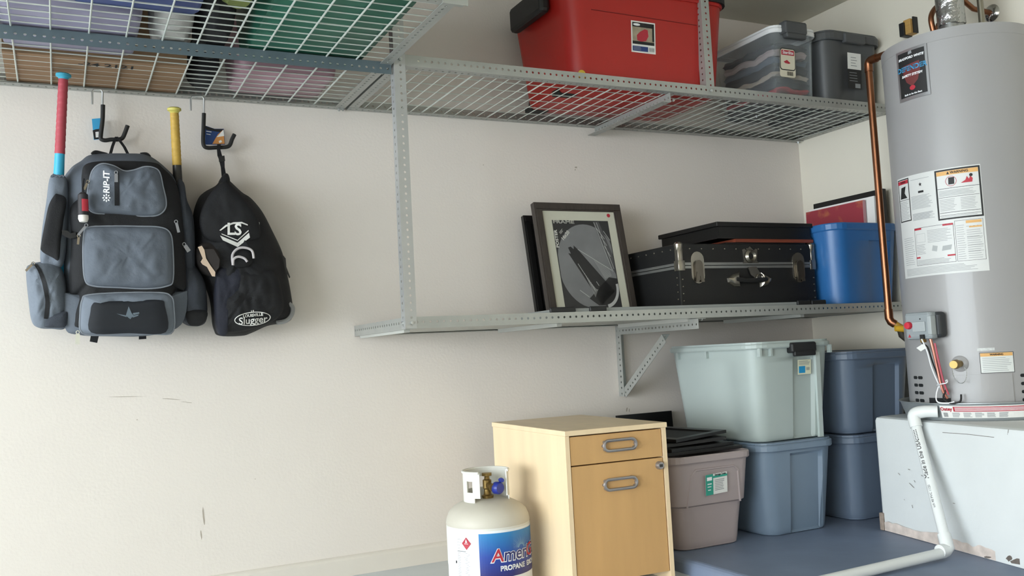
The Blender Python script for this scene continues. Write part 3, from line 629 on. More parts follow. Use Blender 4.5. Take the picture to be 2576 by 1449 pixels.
for xs, sx in ((TX0, 1), (TX1, -1)):
    b = MB(); a = lambda u_, v_: xs+sx*u_
    b.box((min(xs-.004*sx, xs+.030*sx), TYF-.004, TZM-.022), (max(xs-.004*sx, xs+.030*sx), TYF+.03, TZM+.022), bev=.003)
    b.box((min(xs-.003*sx, xs+.022*sx), TYF-.003, TZM+.018), (max(xs-.003*sx, xs+.022*sx), TYF+.022, TZ1-.012), bev=.003)
    b.lathe([(0, .008), (.013, .006), (.019, -.002), (.018, -.014), (.014, -.03)], (xs+sx*.010, TYF+.010), 18, M=Matrix.Translation((0, 0, TZ1)))
    b.build('corner_cap', CHROME, TK, world=True)
def stadium(cx, cz, w, h, n=8):
    r = w/2; P = []
    for i in range(n+1): a = PI*i/n; P.append((cx+r*math.cos(a), cz+h/2-r+r*math.sin(a)))
    for i in range(n+1): a = PI+PI*i/n; P.append((cx+r*math.cos(a), cz-h/2+r+r*math.sin(a)))
    return P
def plate(mb, P, y0, y1): mb.prism(P, lambda x, z: (x, y0, z), lambda x, z: (x, y1, z))
for xp in (1754, 2008):
    p = W(xp, 673, TYF); la = thing; b = MB(); plate(b, stadium(p.x, p.z, .068, .135), TYF+.001, TYF-.005); lt = b.build('latch', CHROME, TK, world=True)
    b = MB(); plate(b, stadium(p.x, p.z-.012, .040, .085), TYF-.006, TYF-.014); plate(b, [(p.x-.015, p.z-.02), (p.x+.015, p.z-.02), (p.x+.022, p.z-.062), (p.x+.006, p.z-.062), (p.x, p.z-.035), (p.x-.006, p.z-.062), (p.x-.022, p.z-.062)], TYF-.012, TYF-.017); b.build('latch_lever', mat('dark nickel', '#6d675e', .3, .9, var=.15, nscale=30), lt, world=True)
p = W(1886, 645, TYF); b = MB(); plate(b, [(p.x-.040, p.z+.030), (p.x-.03, p.z+.034), (p.x-.022, p.z+.026), (p.x, p.z+.044), (p.x+.022, p.z+.026), (p.x+.03, p.z+.034), (p.x+.042, p.z+.03), (p.x+.036, p.z-.02), (p.x+.045, p.z-.03), (p.x-.045, p.z-.03), (p.x-.036, p.z-.02)], TYF+.001, TYF-.004); lk = b.build('lock_plate', CHROME, TK, world=True)
b = MB(); b.lathe([(.013, .006), (.021, .014), (.030, .004)], n=24, M=Matrix.Translation((p.x, TYF-.003, p.z)) @ Matrix.Rotation(PI/2, 4, 'X')); b.build('lock_ring', CHROME, lk, world=True)
b = MB(); b.lathe([(0, .0), (.0135, 0)], n=20, M=Matrix.Translation((p.x, TYF-.0055, p.z)) @ Matrix.Rotation(PI/2, 4, 'X')); b.build('keyhole', INK, lk, world=True)
p = W(1893, 690, TYF); b = MB(); plate(b, [(p.x-.030, p.z+.03), (p.x+.015, p.z+.032), (p.x+.045, p.z-.012), (p.x+.020, p.z-.026), (p.x-.016, p.z-.004)], TYF-.006, TYF-.011); b.tube([(p.x+.028+.018*math.cos(a), TYF-.015, p.z-.018+.018*math.sin(a)) for a in [2*PI*k/16 for k in range(17)]], .003, 6, cap=False); b.build('hasp', CHROME, TK, world=True)
p1, p2 = W(1847, 703, TYF), W(1922, 703, TYF)
for q, s_ in ((p1, -1), (p2, 1)):
    b = MB(); P = [(q.x-s_*.026, q.z+.034), (q.x+s_*.012, q.z+.022), (q.x+s_*.040, q.z+.006), (q.x+s_*.036, q.z-.012), (q.x+s_*.008, q.z-.032), (q.x-s_*.026, q.z-.034)]
    n2 = len(P); cc = (q.x, q.z); b.loft([[(x, TYF, z) for x, z in P], [(cc[0]+(x-cc[0])*.9, TYF-.010, cc[1]+(z-cc[1])*.9) for x, z in P], [(cc[0]+(x-cc[0])*.5, TYF-.019, cc[1]+(z-cc[1])*.5) for x, z in P]], True, True); b.build('handle_cap', CHROME, TK, world=True)
b = MB(); b.tube(catmull([(p1.x, TYF-.012, p1.z), ((p1.x*3+p2.x)/4, TYF-.022, p1.z-.006), ((p1.x+p2.x)/2, TYF-.026, p1.z-.008), ((p1.x+p2.x*3)/4, TYF-.022, p1.z-.006), (p2.x, TYF-.012, p2.z)], 5, False), .011, 8); b.build('handle', VIN, TK, world=True)
# board and frames on the trunk
rb = MB(); rb.box((2.645, -.495, TZ1+.0085), (3.094, -.10, TZ1+.023)); rebase(tag(rb.build('wooden_board', mat('reddish wood', '#7a3a26', .45, var=.3, nscale=10, stretch=(1, 10, 10))), 'reddish brown wooden board lying on the trunk under the black boxes', 'board'), (2.645, -.495, TZ1+.0085))
rb = MB(); rb.box((2.60, -.485, TZ1+.0003), (3.055, -.09, TZ1+.0083)); rebase(tag(rb.build('black_panel', BFR), 'thin black panel lying directly on the trunk lid under the red board', 'panel'), (2.60, -.49, TZ1))
KB = mat('black case', '#0f0e0d', .45, var=.2, nscale=10)
fz = TZ1+.0235
kc = thing('flat_case', 'flat black case with overhanging lid lying on the red board on top of the trunk', 'case', (2.545, -.50, fz))
b = MB(); b.box((.012, .006, 0), (.535, .42, .052)); b.build('base', KB, kc); b = MB(); b.box((0, 0, .0525), (.548, .432, .0725), bev=.003); b.build('lid', KB, kc); b = MB(); b.box((.004, .003, .0), (.54, .428, .008)); b.build('bottom_edge', KB, kc)
# blue tote with pictures
BT = tote('storage_tote', 'bright blue open tote with framed pictures standing in it beside the trunk', (3.312, -.355, ZL), .365, .47, .425, .53, .395, BLU, r=.07, lip=.008, lipz=.032, notch=(.0, .14, .006, (0, .325)))
def standing(name, label, cat, x, y0, y1, z0, z1, t, parts):
    T = thing(name, label, cat, (x, (y0+y1)/2, z0)); T.rotation_euler = (0, .03, 0); w = y1-y0; h = z1-z0
    return T, w, h
T, w, h = standing('framed_picture', 'large black picture frame standing in the blue tote against the side wall', 'picture frame', 3.466, -.575, -.135, ZL+.012, 1.512, .02, 0)
for lo, hi in (((-.01, -w/2, 0), (.01, w/2, .035)), ((-.01, -w/2, h-.035), (.01, w/2, h)), ((-.01, -w/2, .035), (.01, -w/2+.035, h-.035)), ((-.01, w/2-.035, .035), (.01, w/2, h-.035))):
    b = MB(); b.box(lo, hi); b.build('frame_bar', BFR, T)
b = MB(); b.box((-.004, -w/2+.035, .035), (.004, w/2-.035, h-.035)); b.build('backing_board', BLACKM, T)
T, w, h = standing('picture_board', 'white edged picture board standing in the blue tote behind the red painting', 'picture', 3.436, -.545, -.13, ZL+.012, 1.482, .01, 0)
b = MB(); b.box((-.005, -w/2, 0), (.005, w/2, h)); b.build('board', PAPER, T)
T, w, h = standing('painting', 'red and orange painting standing in the blue tote', 'picture', 3.415, -.50, -.13, ZL+.012, 1.47, .01, 0)
b = MB(); b.box((-.008, -w/2, 0), (.008, w/2, h)); b.build('canvas', mat('canvas edge', '#b98c90', .7), T)
PNT = mat('red painting', '#a03038', .6, var=.3, nscale=6)
nt = PNT.node_tree; rp = nt.nodes.new('ShaderNodeValToRGB'); rp.color_ramp.elements[0].position = .5; rp.color_ramp.elements[0].color = lin('#93303c')+[1]; rp.color_ramp.elements[1].position = .66; rp.color_ramp.elements[1].color = lin('#d08a4a')+[1]
nz = [n for n in nt.nodes if n.type == 'TEX_NOISE'][0]; nt.links.new(nz.outputs[0], rp.inputs[0]); nt.links.new(rp.outputs[0], nt.nodes['Principled BSDF'].inputs['Base Color'])
b = MB(); b.box((-.0095, -w/2+.002, .002), (-.0082, w/2-.002, h-.002)); b.build('painted_face', PNT, T)
# ------------------------------------------------------------------ wooden drawer cabinet
BIRCH = mat('birch veneer', '#e8d0ab', .42, var=.14, nscale=5, stretch=(3, 3, .35), bump=.05, bscale=60)
BIRCHF = mat('birch drawer veneer', '#c89e68', .42, var=.14, nscale=5, stretch=(3, 3, .35), bump=.05, bscale=60)
cw, cdp, ch = .405, .665, .559
CB = thing('drawer_cabinet', 'pale birch two-drawer pedestal cabinet standing on the floor by the propane tank', 'cabinet', (1.556, -.830, 0), -.055)
b = MB(); b.box((-.003, -.006, ch-.018), (cw+.003, cdp, ch), bev=.002); b.build('top', BIRCH, CB)
for x0 in (0, cw-.016):
    b = MB(); b.box((x0, 0, .0), (x0+.016, cdp-.004, ch-.0185)); b.build('side_panel', BIRCH, CB)
b = MB(); b.box((.0165, cdp-.02, .03), (cw-.0165, cdp-.008, ch-.019)); b.build('back_panel', BIRCH, CB)
b = MB(); b.box((.0165, .02, .03), (cw-.0165, cdp-.021, .045)); b.build('bottom_panel', BIRCH, CB)
def handle(parent, cx, cz, y):
    b = MB(); w_, h_ = .128, .036; pts = []
    for i in range(25):
        a = 2*PI*i/24; sx = 1 if math.cos(a) > 0 else -1
        pts.append((cx+sx*(w_/2-h_/2)+h_/2*math.cos(a), y-.010, cz+h_/2*math.sin(a)))
    b.tube(pts, .0055, 8, cap=False)
    for q in pts[:-1:3]: b.tube([q, (q[0], y+.001, q[2])], .0055, 8)
    return b.build('handle', mat('satin nickel', '#a3a1a4', .3, .8), parent)
z1 = ch-.0225; z0 = z1-.098
b = MB(); b.box((.019, .003, z0), (cw-.019, .30, z1), bev=.0015); d1 = b.build('drawer', BIRCHF, CB); handle(d1, cw/2+.008, (z0+z1)/2+.008, .003)
b = MB(); b.box((.019, .003, .035), (cw-.019, .30, z0-.004), bev=.0015); d2 = b.build('drawer', BIRCHF, CB); handle(d2, cw/2+.002, z0-.077, .003)
lx, lz = cw-.036, z0-.030
b = MB(); b.lathe([(0, .016), (.012, .016), (.0145, .010), (.015, 0)], n=24, M=Matrix.Translation((lx, .003, lz)) @ Matrix.Rotation(PI/2, 4, 'X')); lk = b.build('combination_lock', mat('satin nickel', '#a3a1a4', .3, .8), d2)
b = MB()
for i in range(3): b.box((lx-.006+i*.0045, -.0138, lz-.005), (lx-.003+i*.0045, -.0131, lz+.005))
b.build('lock_dial', INK, lk)
# ------------------------------------------------------------------ propane tank
tc_ = (1.3847, -.5344); R_ = .150
PT = thing('propane_tank', 'white propane tank with blue brand label and blue valve knob beside the cabinet', 'gas cylinder', (tc_[0], tc_[1], 0))
TW = mat('white enamel', '#d9d9d2', .38, var=.05, nscale=6); TWD = mat('dusty white enamel', '#c4bfb2', .5, var=.12, nscale=8)
b = MB(); b.lathe([(0, .025), (.09, .027), (.125, .045), (.145, .075), (R_, .10), (R_, .236)], n=64); body = b.build('body', TW, PT)
b = MB(); b.lathe([(R_, .236), (R_+.0012, .240), (R_*.985, .258), (R_*.93, .278), (R_*.80, .297), (R_*.6, .312), (R_*.35, .320), (.0, .322)], n=64); b.build('dome', TWD, PT)
b = MB(); b.lathe([(.105, 0), (.112, 0), (.112, .045), (.105, .06)], n=48); b.build('foot_ring', TW, PT)
# collar : three-quarter ring with windows
COLM = TW
def collar():
    b = MB(); r0 = .083; n = 72; zb, zt = .300, .418
    def solid(a, z):
        d_ = math.degrees(a) % 360
        if 228 < d_ < 312: return False            # opening to the front
        for c0, c1 in ((190, 212), (328, 350), (60, 120)):
            if c0 < d_ < c1 and .345 < z < .385: return False
        if z < .33 and (215 < d_ < 325): return False
        return True
    nz = 12
    for i in range(n):
        for j in range(nz):
            a0, a1 = 2*PI*i/n, 2*PI*(i+1)/n; zA = zb+(zt-zb)*j/nz; zB = zb+(zt-zb)*(j+1)/nz
            if not solid((a0+a1)/2, (zA+zB)/2): continue
            P = [(r*math.cos(a), r*math.sin(a), z) for r in (r0, r0-.004) for a, z in ((a0, zA), (a1, zA), (a1, zB), (a0, zB))]
            b.add(P, [(0, 1, 2, 3), (7, 6, 5, 4), (0, 4, 5, 1), (2, 6, 7, 3), (1, 5, 6, 2), (0, 3, 7, 4)])
    A = [2*PI*(i)/n for i in range(n+1) if not (228 < (i*360/n) % 360 < 312)]
    seq = [math.radians(d_) for d_ in range(-48, 229, 6)]
    b.tube([(r0*math.cos(a), r0*math.sin(a), zt) for a in seq], .005, 8)
    return b
collar().build('collar', COLM, PT)
BRASS = mat('brass', '#8f7746', .4, .8, var=.15, nscale=30)
b = MB(); b.lathe([(.020, .318), (.022, .330), (.014, .334), (.012, .352), (.016, .356), (.016, .385), (.010, .388), (.009, .398), (.018, .400), (.018, .410), (0, .411)], (.0, -.01), 20); vv = b.build('valve', BRASS, PT)
b = MB(); b.tube([(.0, -.01, .37), (.0, -.052, .362)], [.010, .014], 12); b.build('valve_outlet', BRASS, vv)
b = MB(); M_ = Matrix.Translation((.022, -.055, .358)) @ Matrix.Rotation(PI/2, 4, 'X') @ Matrix.Rotation(.3, 4, 'Y'); b.lathe([(0, .012), (.018, .012), (.022, .006), (.022, -.012), (.014, -.016), (0, -.016)], n=24, M=M_); b.lathe([(0, .010), (.007, .010), (.009, .0), (.007, -.01), (0, -.01)], n=16, M=Matrix.Translation((.034, -.058, .385)) @ Matrix.Rotation(PI/2, 4, 'X')); b.build('blue_cap', mat('blue cap', '#26358f', .4), vv)
# label wrap
def cyl2(R, th0, z0, root=None):      # u to the right (seen from outside), v up
    return lambda u, v: (R*math.cos(th0+u/R_), R*math.sin(th0+u/R_), z0+v)
th_c = math.atan2(CAM.y-tc_[1], CAM.x-tc_[0])          # facing the camera
TF = cyl2(R_+.0006, th_c, 0); TF2 = cyl2(R_+.0012, th_c, 0); TF3 = cyl2(R_+.0019, th_c, 0); TF4 = cyl2(R_+.0026, th_c, 0)
b = MB(); rect2(b, TF, -.205, .03, .25, .228, 40); LBL = b.build('label', mat('label white', '#e6eaee', .35), PT)
GR = mat('brand blue', '#2b3d9a', .35)
nt = GR.node_tree; tcn = [n for n in nt.nodes if n.type == 'TEX_COORD'][0]; sx_ = nt.nodes.new('ShaderNodeSeparateXYZ'); nt.links.new(tcn.outputs['Object'], sx_.inputs[0])
mr = nt.nodes.new('ShaderNodeMapRange'); mr.inputs[1].default_value = .07; mr.inputs[2].default_value = .228; nt.links.new(sx_.outputs[2], mr.inputs[0])
rp = nt.nodes.new('ShaderNodeValToRGB'); rp.color_ramp.elements[0].color = lin('#2c2a6e')+[1]; rp.color_ramp.elements[1].color = lin('#2f86c0')+[1]
e = rp.color_ramp.elements.new(.45); e.color = lin('#27479e')+[1]; nt.links.new(mr.outputs[0], rp.inputs[0]); nt.links.new(rp.outputs[0], nt.nodes['Principled BSDF'].inputs['Base Color'])
b = MB(); rect2(b, TF2, -.035, .068, .25, .220, 30); b.build('brand_panel', GR, LBL)
b = MB()
for i in range(22):
    a = PI*(.02+i/22*.96); L_ = .035+.018*((i*7) % 5)/5; w_ = .035
    poly2(b, TF3, [(.125+.012*math.cos(a-w_), .158+.012*math.sin(a-w_)), (.125+L_*math.cos(a), .158+L_*math.sin(a)), (.125+.012*math.cos(a+w_), .158+.012*math.sin(a+w_))])
b.build('sunburst', mat('sunburst', '#9fd0dc', .4), LBL)
b = MB(); rect2(b, TF3, .125, .157, .25, .1585, 12)
b = MB(); put(b, text2d('AmeriGas', .062, .0032, .12, 'LEFT', cut=.02), TF3, .006, .141); b.build('lettering_outline', WHITE, LBL)
b = MB(); put(b, text2d('AmeriGas', .062, .0006, .12, 'LEFT', cut=.02), TF4, .006, .142); b.build('lettering_brand', mat('brand navy', '#252a6a', .4), LBL)
b = MB(); TF5 = cyl2(R_+.0032, th_c, 0); put(b, text2d('A', .062, .0007, .12, 'LEFT', cut=.02), TF5, .006, .142); put(b, text2d('G', .062, .0007, .12, 'LEFT', cut=.02), TF5, .148, .142); b.build('lettering_red', REDINK, LBL)
b = MB(); put(b, text2d('PROPANE  EXCHANGE', .0235, .0009, 0, 'LEFT', cut=.02), TF3, .035, .098); b.build('lettering', WHITE, LBL)
b = MB(); P = [(-.098, .178), (-.078, .203), (-.058, .178), (-.078, .153)]; poly2(b, TF3, [(-.1, .187), (-.0815, .2085), (-.063, .187), (-.0815, .1655)]); b.build('hazard_diamond', REDINK, LBL)
b = MB(); poly2(b, TF4, [(-.086, .190), (-.0815, .203), (-.077, .190)]); rect2(b, TF4, -.089, .1855, -.074, .1872); b.build('hazard_flame', WHITE, LBL)
b = MB(); rect2(b, TF3, -.122, .158, -.085, .161, 3); printlines(b, TF3, -.122, -.068, .03, .156, 26, .0011, 6); printlines(b, TF3, -.122, -.1, .165, .205, 4, .0011, 2, .4); stuff(b.build('fine_print', GREYINK, LBL))
b = MB(); rect2(b, TF3, -.1335, .116, -.1285, .125); b.build('black_square', INK, LBL)
# ------------------------------------------------------------------ hooks
def jhook(label, pts_rod, pts_hook, tip, root):
    H = thing('storage_hook', label, 'hook', root)
    b = MB(); b.tube([W(x, y, -.052) for x, y in pts_rod], .0038, 8); b.build('steel_rod', ZINC, H, world=True)
    b = MB(); b.tube([W(x, y, -.052) for x, y in catmull(pts_hook, 6, False)], .0075, 10); b.build('rubber_hook', mat('rubber coat', '#1c1c1c', .65), H, world=True)
    return H
h1 = jhook('black rubber-coated hook that carries the grey backpack under the overhead shelf', [(232, 262), (232, 231), (236, 226), (254, 226), (258, 232), (258, 268)], [(259, 264), (258, 300), (254, 335), (254, 349), (264, 353), (280, 351), (298, 351), (308, 347), (314, 335), (321, 316)], None, W(258, 226, -.052))
h2 = jhook('black rubber-coated hook that carries the black backpack under the overhead shelf', [(480, 278), (480, 247), (484, 243), (509, 243), (513, 249), (513, 290)], [(513, 285), (512, 320), (511, 355), (514, 368), (524, 372), (545, 371), (568, 370), (578, 365), (584, 350), (590, 338)], None, W(513, 243, -.052))
def hangtag(label, P, y, cols):
    T = thing('hang_tag', label, 'tag', W(P[0][0], P[0][1], y))
    b = MB(); b.prism(P, lambda x, z: W(x, z, y), lambda x, z: W(x, z, y+.003)); b.build('card', cols[0], T, world=True)
    for i, (Q, m_) in enumerate(cols[1]):
        b = MB(); b.add([W(x, z, y-.0008-.0003*i) for x, z in Q], [tuple(range(len(Q)))]); b.build('print', m_, T, world=True)
    return T
hangtag('light blue hang tag on the hook of the grey backpack', [(231, 299), (254, 297), (256, 350), (236, 352)], -.036, (mat('sky blue card', '#3b9dcb', .5), [([(233, 328), (241, 325), (252, 324), (254, 349), (237, 351)], INK), ([(240, 332), (248, 331), (249, 345), (241, 346)], PAPER)]))
hangtag('navy and orange hang tag on the hook of the black backpack', [(517, 316), (540, 324), (563, 324), (566, 364), (516, 364)], -.036, (mat('navy card', '#1e3d74', .5), [([(517, 317), (540, 325), (562, 325), (555, 333), (518, 326)], INK), ([(562, 326), (565, 362), (534, 362), (548, 338)], mat('tag orange', '#c98a4a', .6)), ([(562, 326), (564, 342), (545, 345)], PAPER), ([(550, 355), (556, 352), (559, 357), (552, 360)], PAPER), ([(519, 329), (532, 331), (532, 333), (519, 331)], PAPER), ([(519, 336), (530, 338), (530, 339.5), (519, 337.5)], PAPER)]))
# ------------------------------------------------------------------ soft bags
class Puff:
    def __init__(s, pts, ye, T, yb=None, rings=16, p=3.0, n=5, wob=.0, seed=0, shrink=.94, smooth=True):
        s.out = catmull(pts, n) if smooth else pts
        s.c = (sum(q[0] for q in s.out)/len(s.out), sum(q[1] for q in s.out)/len(s.out)); s.ye, s.T, s.p, s.wob, s.seed = ye, T, p, wob, seed
        mb = s.mb = MB(); R = []
        if yb is not None:
            e = [W(x, y, ye) for x, y in s.out]; cc = W(s.c[0], s.c[1], ye)
            for f in (1, .5): R.append([(cc.x+(q.x-cc.x)*(1-(1-shrink)*f), ye+(yb-ye)*f, cc.z+(q.z-cc.z)*(1-(1-shrink)*f)) for q in e])
        for k in range(rings):
            t = k/rings; sc_ = 1-t**1.3 if k else 1.0
            R.append([s.at(s.c[0]+(x-s.c[0])*sc_, s.c[1]+(y-s.c[1])*sc_, sc_) for x, y in s.out])
        mb.loft(R, yb is not None, False)
        o = len(mb.v); mb.v.append(tuple(s.at(s.c[0], s.c[1], 0))); n_ = len(s.out); st_ = o-n_
        for j in range(n_): mb.f.append([st_+j, st_+(j+1) % n_, o]); mb.sm.append(True)
    def h(s, x, y, sc_):
        v = s.T*max(0, 1-sc_**s.p)**.6
        if s.wob: v += s.wob*(noise.noise((x*.025+s.seed, y*.025, s.seed*.7))+.6*noise.noise((x*.06, y*.05+s.seed, 1.3))+.3*noise.noise((x*.12+y*.07, y*.03+s.seed, 4.3)))*min(1, (1-sc_)*4)
        return v
    def at(s, x, y, sc_, off=0): return W(x, y, s.ye-s.h(x, y, sc_)-off)
    def scale(s, x, y):
        dx, dy = x-s.c[0], y-s.c[1]; L_ = math.hypot(dx, dy)
        if L_ < 1e-6: return 0
        best = 1e9; O = s.out
        for i in range(len(O)):
            ax, ay = O[i][0]-s.c[0], O[i][1]-s.c[1]; bx, by = O[(i+1) % len(O)][0]-s.c[0], O[(i+1) % len(O)][1]-s.c[1]
            ex, ey = bx-ax, by-ay; den = dx*ey-dy*ex
            if abs(den) < 1e-9: continue
            t = (ax*ey-ay*ex)/den; u_ = (ax*dy-ay*dx)/den
            if t > 0 and -1e-6 <= u_ <= 1+1e-6: best = min(best, t)
        return min(1, 1/best) if best < 1e8 else 1
    def surf(s, off): return lambda x, y: s.at(x, y, s.scale(x, y), off)
    def piping(s, r=.003, ins=1.0, off=.002):
        b = MB(); P = [W(s.c[0]+(x-s.c[0])*ins, s.c[1]+(y-s.c[1])*ins, s.ye-off) for x, y in s.out]; b.tube(P+[P[0]], r, 6, cap=False); return b
def C5(P): return [(50+x/2.734, 350+y/2.734) for x, y in P]
def C6(P): return [(450+x/2.337, 250+y/2.337) for x, y in P]
BP = thing('baseball_backpack', 'large grey and black baseball backpack hanging from a hook on the wall', 'backpack', W(300, 850, -.18))
def bpart(name, pf, m, par=BP): return pf.mb.build(name, m, par, world=True)
PIPE = mat('grey piping', '#7f858e', .7)
body = Puff(C5([(420, 150), (500, 105), (740, 98), (880, 112), (1000, 195), (1095, 320), (1140, 600), (1150, 1020), (1110, 1270), (900, 1345), (600, 1352), (400, 1342), (310, 1295), (295, 1000), (275, 600), (285, 320), (345, 205)]), -.13, .13, yb=-.03, rings=12, p=3.5, wob=.010, seed=3)
bpart('main_body', body, FABG)
lower = Puff(C5([(300, 1080), (420, 1060), (1080, 1050), (1150, 1060), (1110, 1275), (900, 1350), (600, 1356), (400, 1346), (312, 1300)]), -.23, .03, yb=-.14, p=4, wob=.006, seed=9, rings=6); bpart('lower_body', lower, FABG)
sl1 = Puff(C5([(213, 250), (303, 252), (330, 330), (330, 600), (300, 860), (215, 880), (143, 850), (150, 650), (180, 440)]), -.20, .045, yb=-.05, p=2.5, wob=.008, seed=5); bpart('bat_sleeve', sl1, FABGL)
b = MB(); b.tube([W(50+(213+i*9)/2.734, 350+(254+4*math.sin(i*2))/2.734, -.215) for i in range(11)], .004, 6); b.build('elastic_hem', FABG, BP, world=True)
sl2 = Puff(C5([(1080, 300), (1128, 300), (1150, 420), (1192, 530), (1205, 720), (1200, 900), (1130, 900), (1090, 600)]), -.19, .04, yb=-.05, p=2.5, wob=.006, seed=6); bpart('bat_sleeve', sl2, FABD)
q = Puff(C5([(238, 385), (262, 378), (320, 415), (300, 560), (282, 700), (268, 828), (225, 815), (150, 770), (146, 720), (175, 560), (200, 450)]), -.247, .012, yb=-.20, p=4, rings=5); bpart('sleeve_panel', q, FABK)
lp = Puff(C5([(42, 905), (70, 862), (105, 850), (200, 842), (280, 880), (318, 1000), (332, 1180), (312, 1300), (220, 1305), (130, 1298), (82, 1255), (60, 1120)]), -.19, .075, yb=-.06, p=2.6, wob=.012, seed=11); bpart('side_pocket', lp, FABGL)
b = MB(); cr_ = [(105, 856), (135, 900), (160, 965), (178, 1040), (190, 1120), (180, 1235)]; f_ = lp.surf(.003)
vs_ = []
for i, (x, y) in enumerate(catmull(C5(cr_), 4, False)): vs_ += [f_(x-5.5, y), f_(x+5.5, y+1)]
b.add(vs_, [(2*i, 2*i+1, 2*i+3, 2*i+2) for i in range(len(vs_)//2-1)], True); b.build('pocket_zipper', FABK, BP, world=True)
b = MB(); poly = C5([(215, 1215), (318, 1185), (325, 1240), (312, 1290), (240, 1298), (165, 1285)])
q2 = Puff(poly, lp.ye-.055, .012, p=2, rings=4); bpart('pocket_base', q2, FABD)
rp_ = Puff(C5([(1120, 830), (1190, 850), (1262, 960), (1284, 1060), (1286, 1235), (1235, 1285), (1160, 1272), (1110, 1200), (1105, 1000)]), -.17, .06, yb=-.05, p=2.6, wob=.008, seed=14); bpart('side_pocket', rp_, FABD)
q2 = Puff(C5([(1150, 1185), (1280, 1180), (1282, 1240), (1232, 1284), (1160, 1272)]), -.222, .012, p=2.5, rings=4); bpart('pocket_base', q2, FABK)
# black front gusset
gus = Puff(C5([(455, 172), (600, 150), (900, 158), (990, 205), (1080, 320), (1120, 560), (1136, 800), (1138, 1028), (1066, 1045), (1060, 1320), (900, 1338), (420, 1335), (362, 1260), (398, 1085), (338, 1040), (352, 700), (345, 480), (420, 385), (424, 250)]), -.235, .045, yb=-.16, rings=8, p=5, wob=.004, seed=2, shrink=.98); bpart('front_panel', gus, FABK)
tp = Puff(C5([(560, 170), (640, 182), (715, 218), (780, 214), (860, 190), (925, 198), (962, 232), (985, 330), (1005, 420), (998, 480), (950, 522), (850, 531), (680, 520), (520, 508), (470, 470), (461, 420), (478, 300), (502, 215)]), -.275, .030, yb=-.235, p=4, wob=.008, seed=21, shrink=1); P1 = bpart('top_pocket', tp, FABG); tp.piping().build('piping', PIPE, P1, world=True)
mp_ = Puff(C5([(470, 608), (620, 598), (800, 600), (960, 606), (1028, 640), (1050, 730), (1054, 960), (1012, 1010), (870, 1028), (680, 1020), (500, 1008), (448, 960), (436, 800), (442, 660)]), -.278, .035, yb=-.235, p=4, wob=.007, seed=25, shrink=1); P2 = bpart('middle_pocket', mp_, FABG); mp_.piping().build('piping', PIPE, P2, world=True)
bp_ = Puff(C5([(470, 1072), (700, 1056), (960, 1056), (1038, 1080), (1058, 1150), (1050, 1325), (900, 1340), (600, 1346), (430, 1332), (416, 1200), (430, 1105)]), -.275, .030, yb=-.235, p=4, wob=.008, seed=29, shrink=1); P3 = bpart('bottom_pocket', bp_, FABGL); bp_.piping().build('piping', PIPE, P3, world=True)
pt_ = Puff(C5([(545, 1118), (750, 1112), (960, 1106), (998, 1150), (1004, 1328), (750, 1334), (490, 1330), (486, 1185), (502, 1132)]), -.303, .010, p=5, rings=5); P4 = bpart('logo_patch', pt_, mat('black mesh', '#10151d', .75, var=.2, nscale=60), P3)
f_ = pt_.surf(.0016); b = MB()
for Q in ([(748, 1150), (768, 1195), (790, 1222), (748, 1228), (728, 1215)], [(665, 1200), (728, 1212), (735, 1224), (700, 1214)], [(776, 1196), (820, 1190), (822, 1200), (782, 1210)], [(786, 1212), (818, 1206), (812, 1216), (776, 1228)], [(745, 1228), (770, 1226), (760, 1238)]): poly2(b, f_, C5(Q))
b.build('bird_emblem', mat('grey emblem', '#5e6a74', .7), P4, world=True)
# lettering on the top pocket, reading upwards
f_ = tp.surf(.0016); b = MB(); tv = text2d('RIP-IT', 22, .55, .12, cut=8)
put(b, ([(x, -y) for x, y in tv[0]], tv[1]), lambda x, y: f_(x, y), 50+597/2.734, 350+298/2.734, -PI/2); b.build('lettering', WHITE, P1, world=True)
b = MB(); ex, ey = 50+595/2.734, 350+404/2.734
for k in range(8):
    a = 2*PI*k/8; ca, sa = math.cos(a), math.sin(a); poly2(b, f_, [(ex+4.5*ca, ey+4.5*sa), (ex+7.5*ca-2.2*sa, ey+7.5*sa+2.2*ca), (ex+11.5*ca, ey+11.5*sa), (ex+7.5*ca+2.2*sa, ey+7.5*sa-2.2*ca)])
poly2(b, f_, [(ex+3*math.cos(PI*k/4), ey+3*math.sin(PI*k/4)) for k in range(8)]); b.build('flower_emblem', WHITE, P1, world=True)
b = MB(); zx = catmull(C5([(665, 222), (667, 340), (668, 457)]), 6, False); vs_ = []
for x, y in zx: vs_ += [f_(x-6, y), f_(x+6, y)]
b.add(vs_, [(2*i, 2*i+1, 2*i+3, 2*i+2) for i in range(len(zx)-1)], True); b.build('zipper', FABK, P1, world=True)
PULL = mat('zip puller', '#8b8c90', .45, .4)
def puller(cx, cy, w_, h_, y, ang=0, m=PULL, par=BP):
    b = MB(); c_, s_ = math.cos(ang), math.sin(ang)
    P = [(cx+x*c_-z*s_, cy+x*s_+z*c_) for x, z in [(-w_/2, -h_/2), (w_/2, -h_/2), (w_/2, h_/2), (-w_/2, h_/2)]]
    b.prism(P, lambda x, z: W(x, z, y), lambda x, z: W(x, z, y-.004)); 
    tx, ty = cx+(h_/2+4)*s_, cy-(h_/2+4)*c_
    b.tube([W(tx+4*math.cos(a), ty+4*math.sin(a), y-.002) for a in [2*PI*k/10 for k in range(11)]], .0015, 5, cap=False)
    return b.build('zip_pull', m, par, world=True)
puller(50+662/2.734, 350+268/2.734, 9, 20, -.315, 0); puller(50+452/2.734, 350+325/2.734, 6, 18, -.29, .45, CHROME); puller(50+425/2.734, 350+630/2.734, 6, 28, -.29, .7, PULL); puller(50+402/2.734, 350+700/2.734, 6, 18, -.29, .1, CHROME)
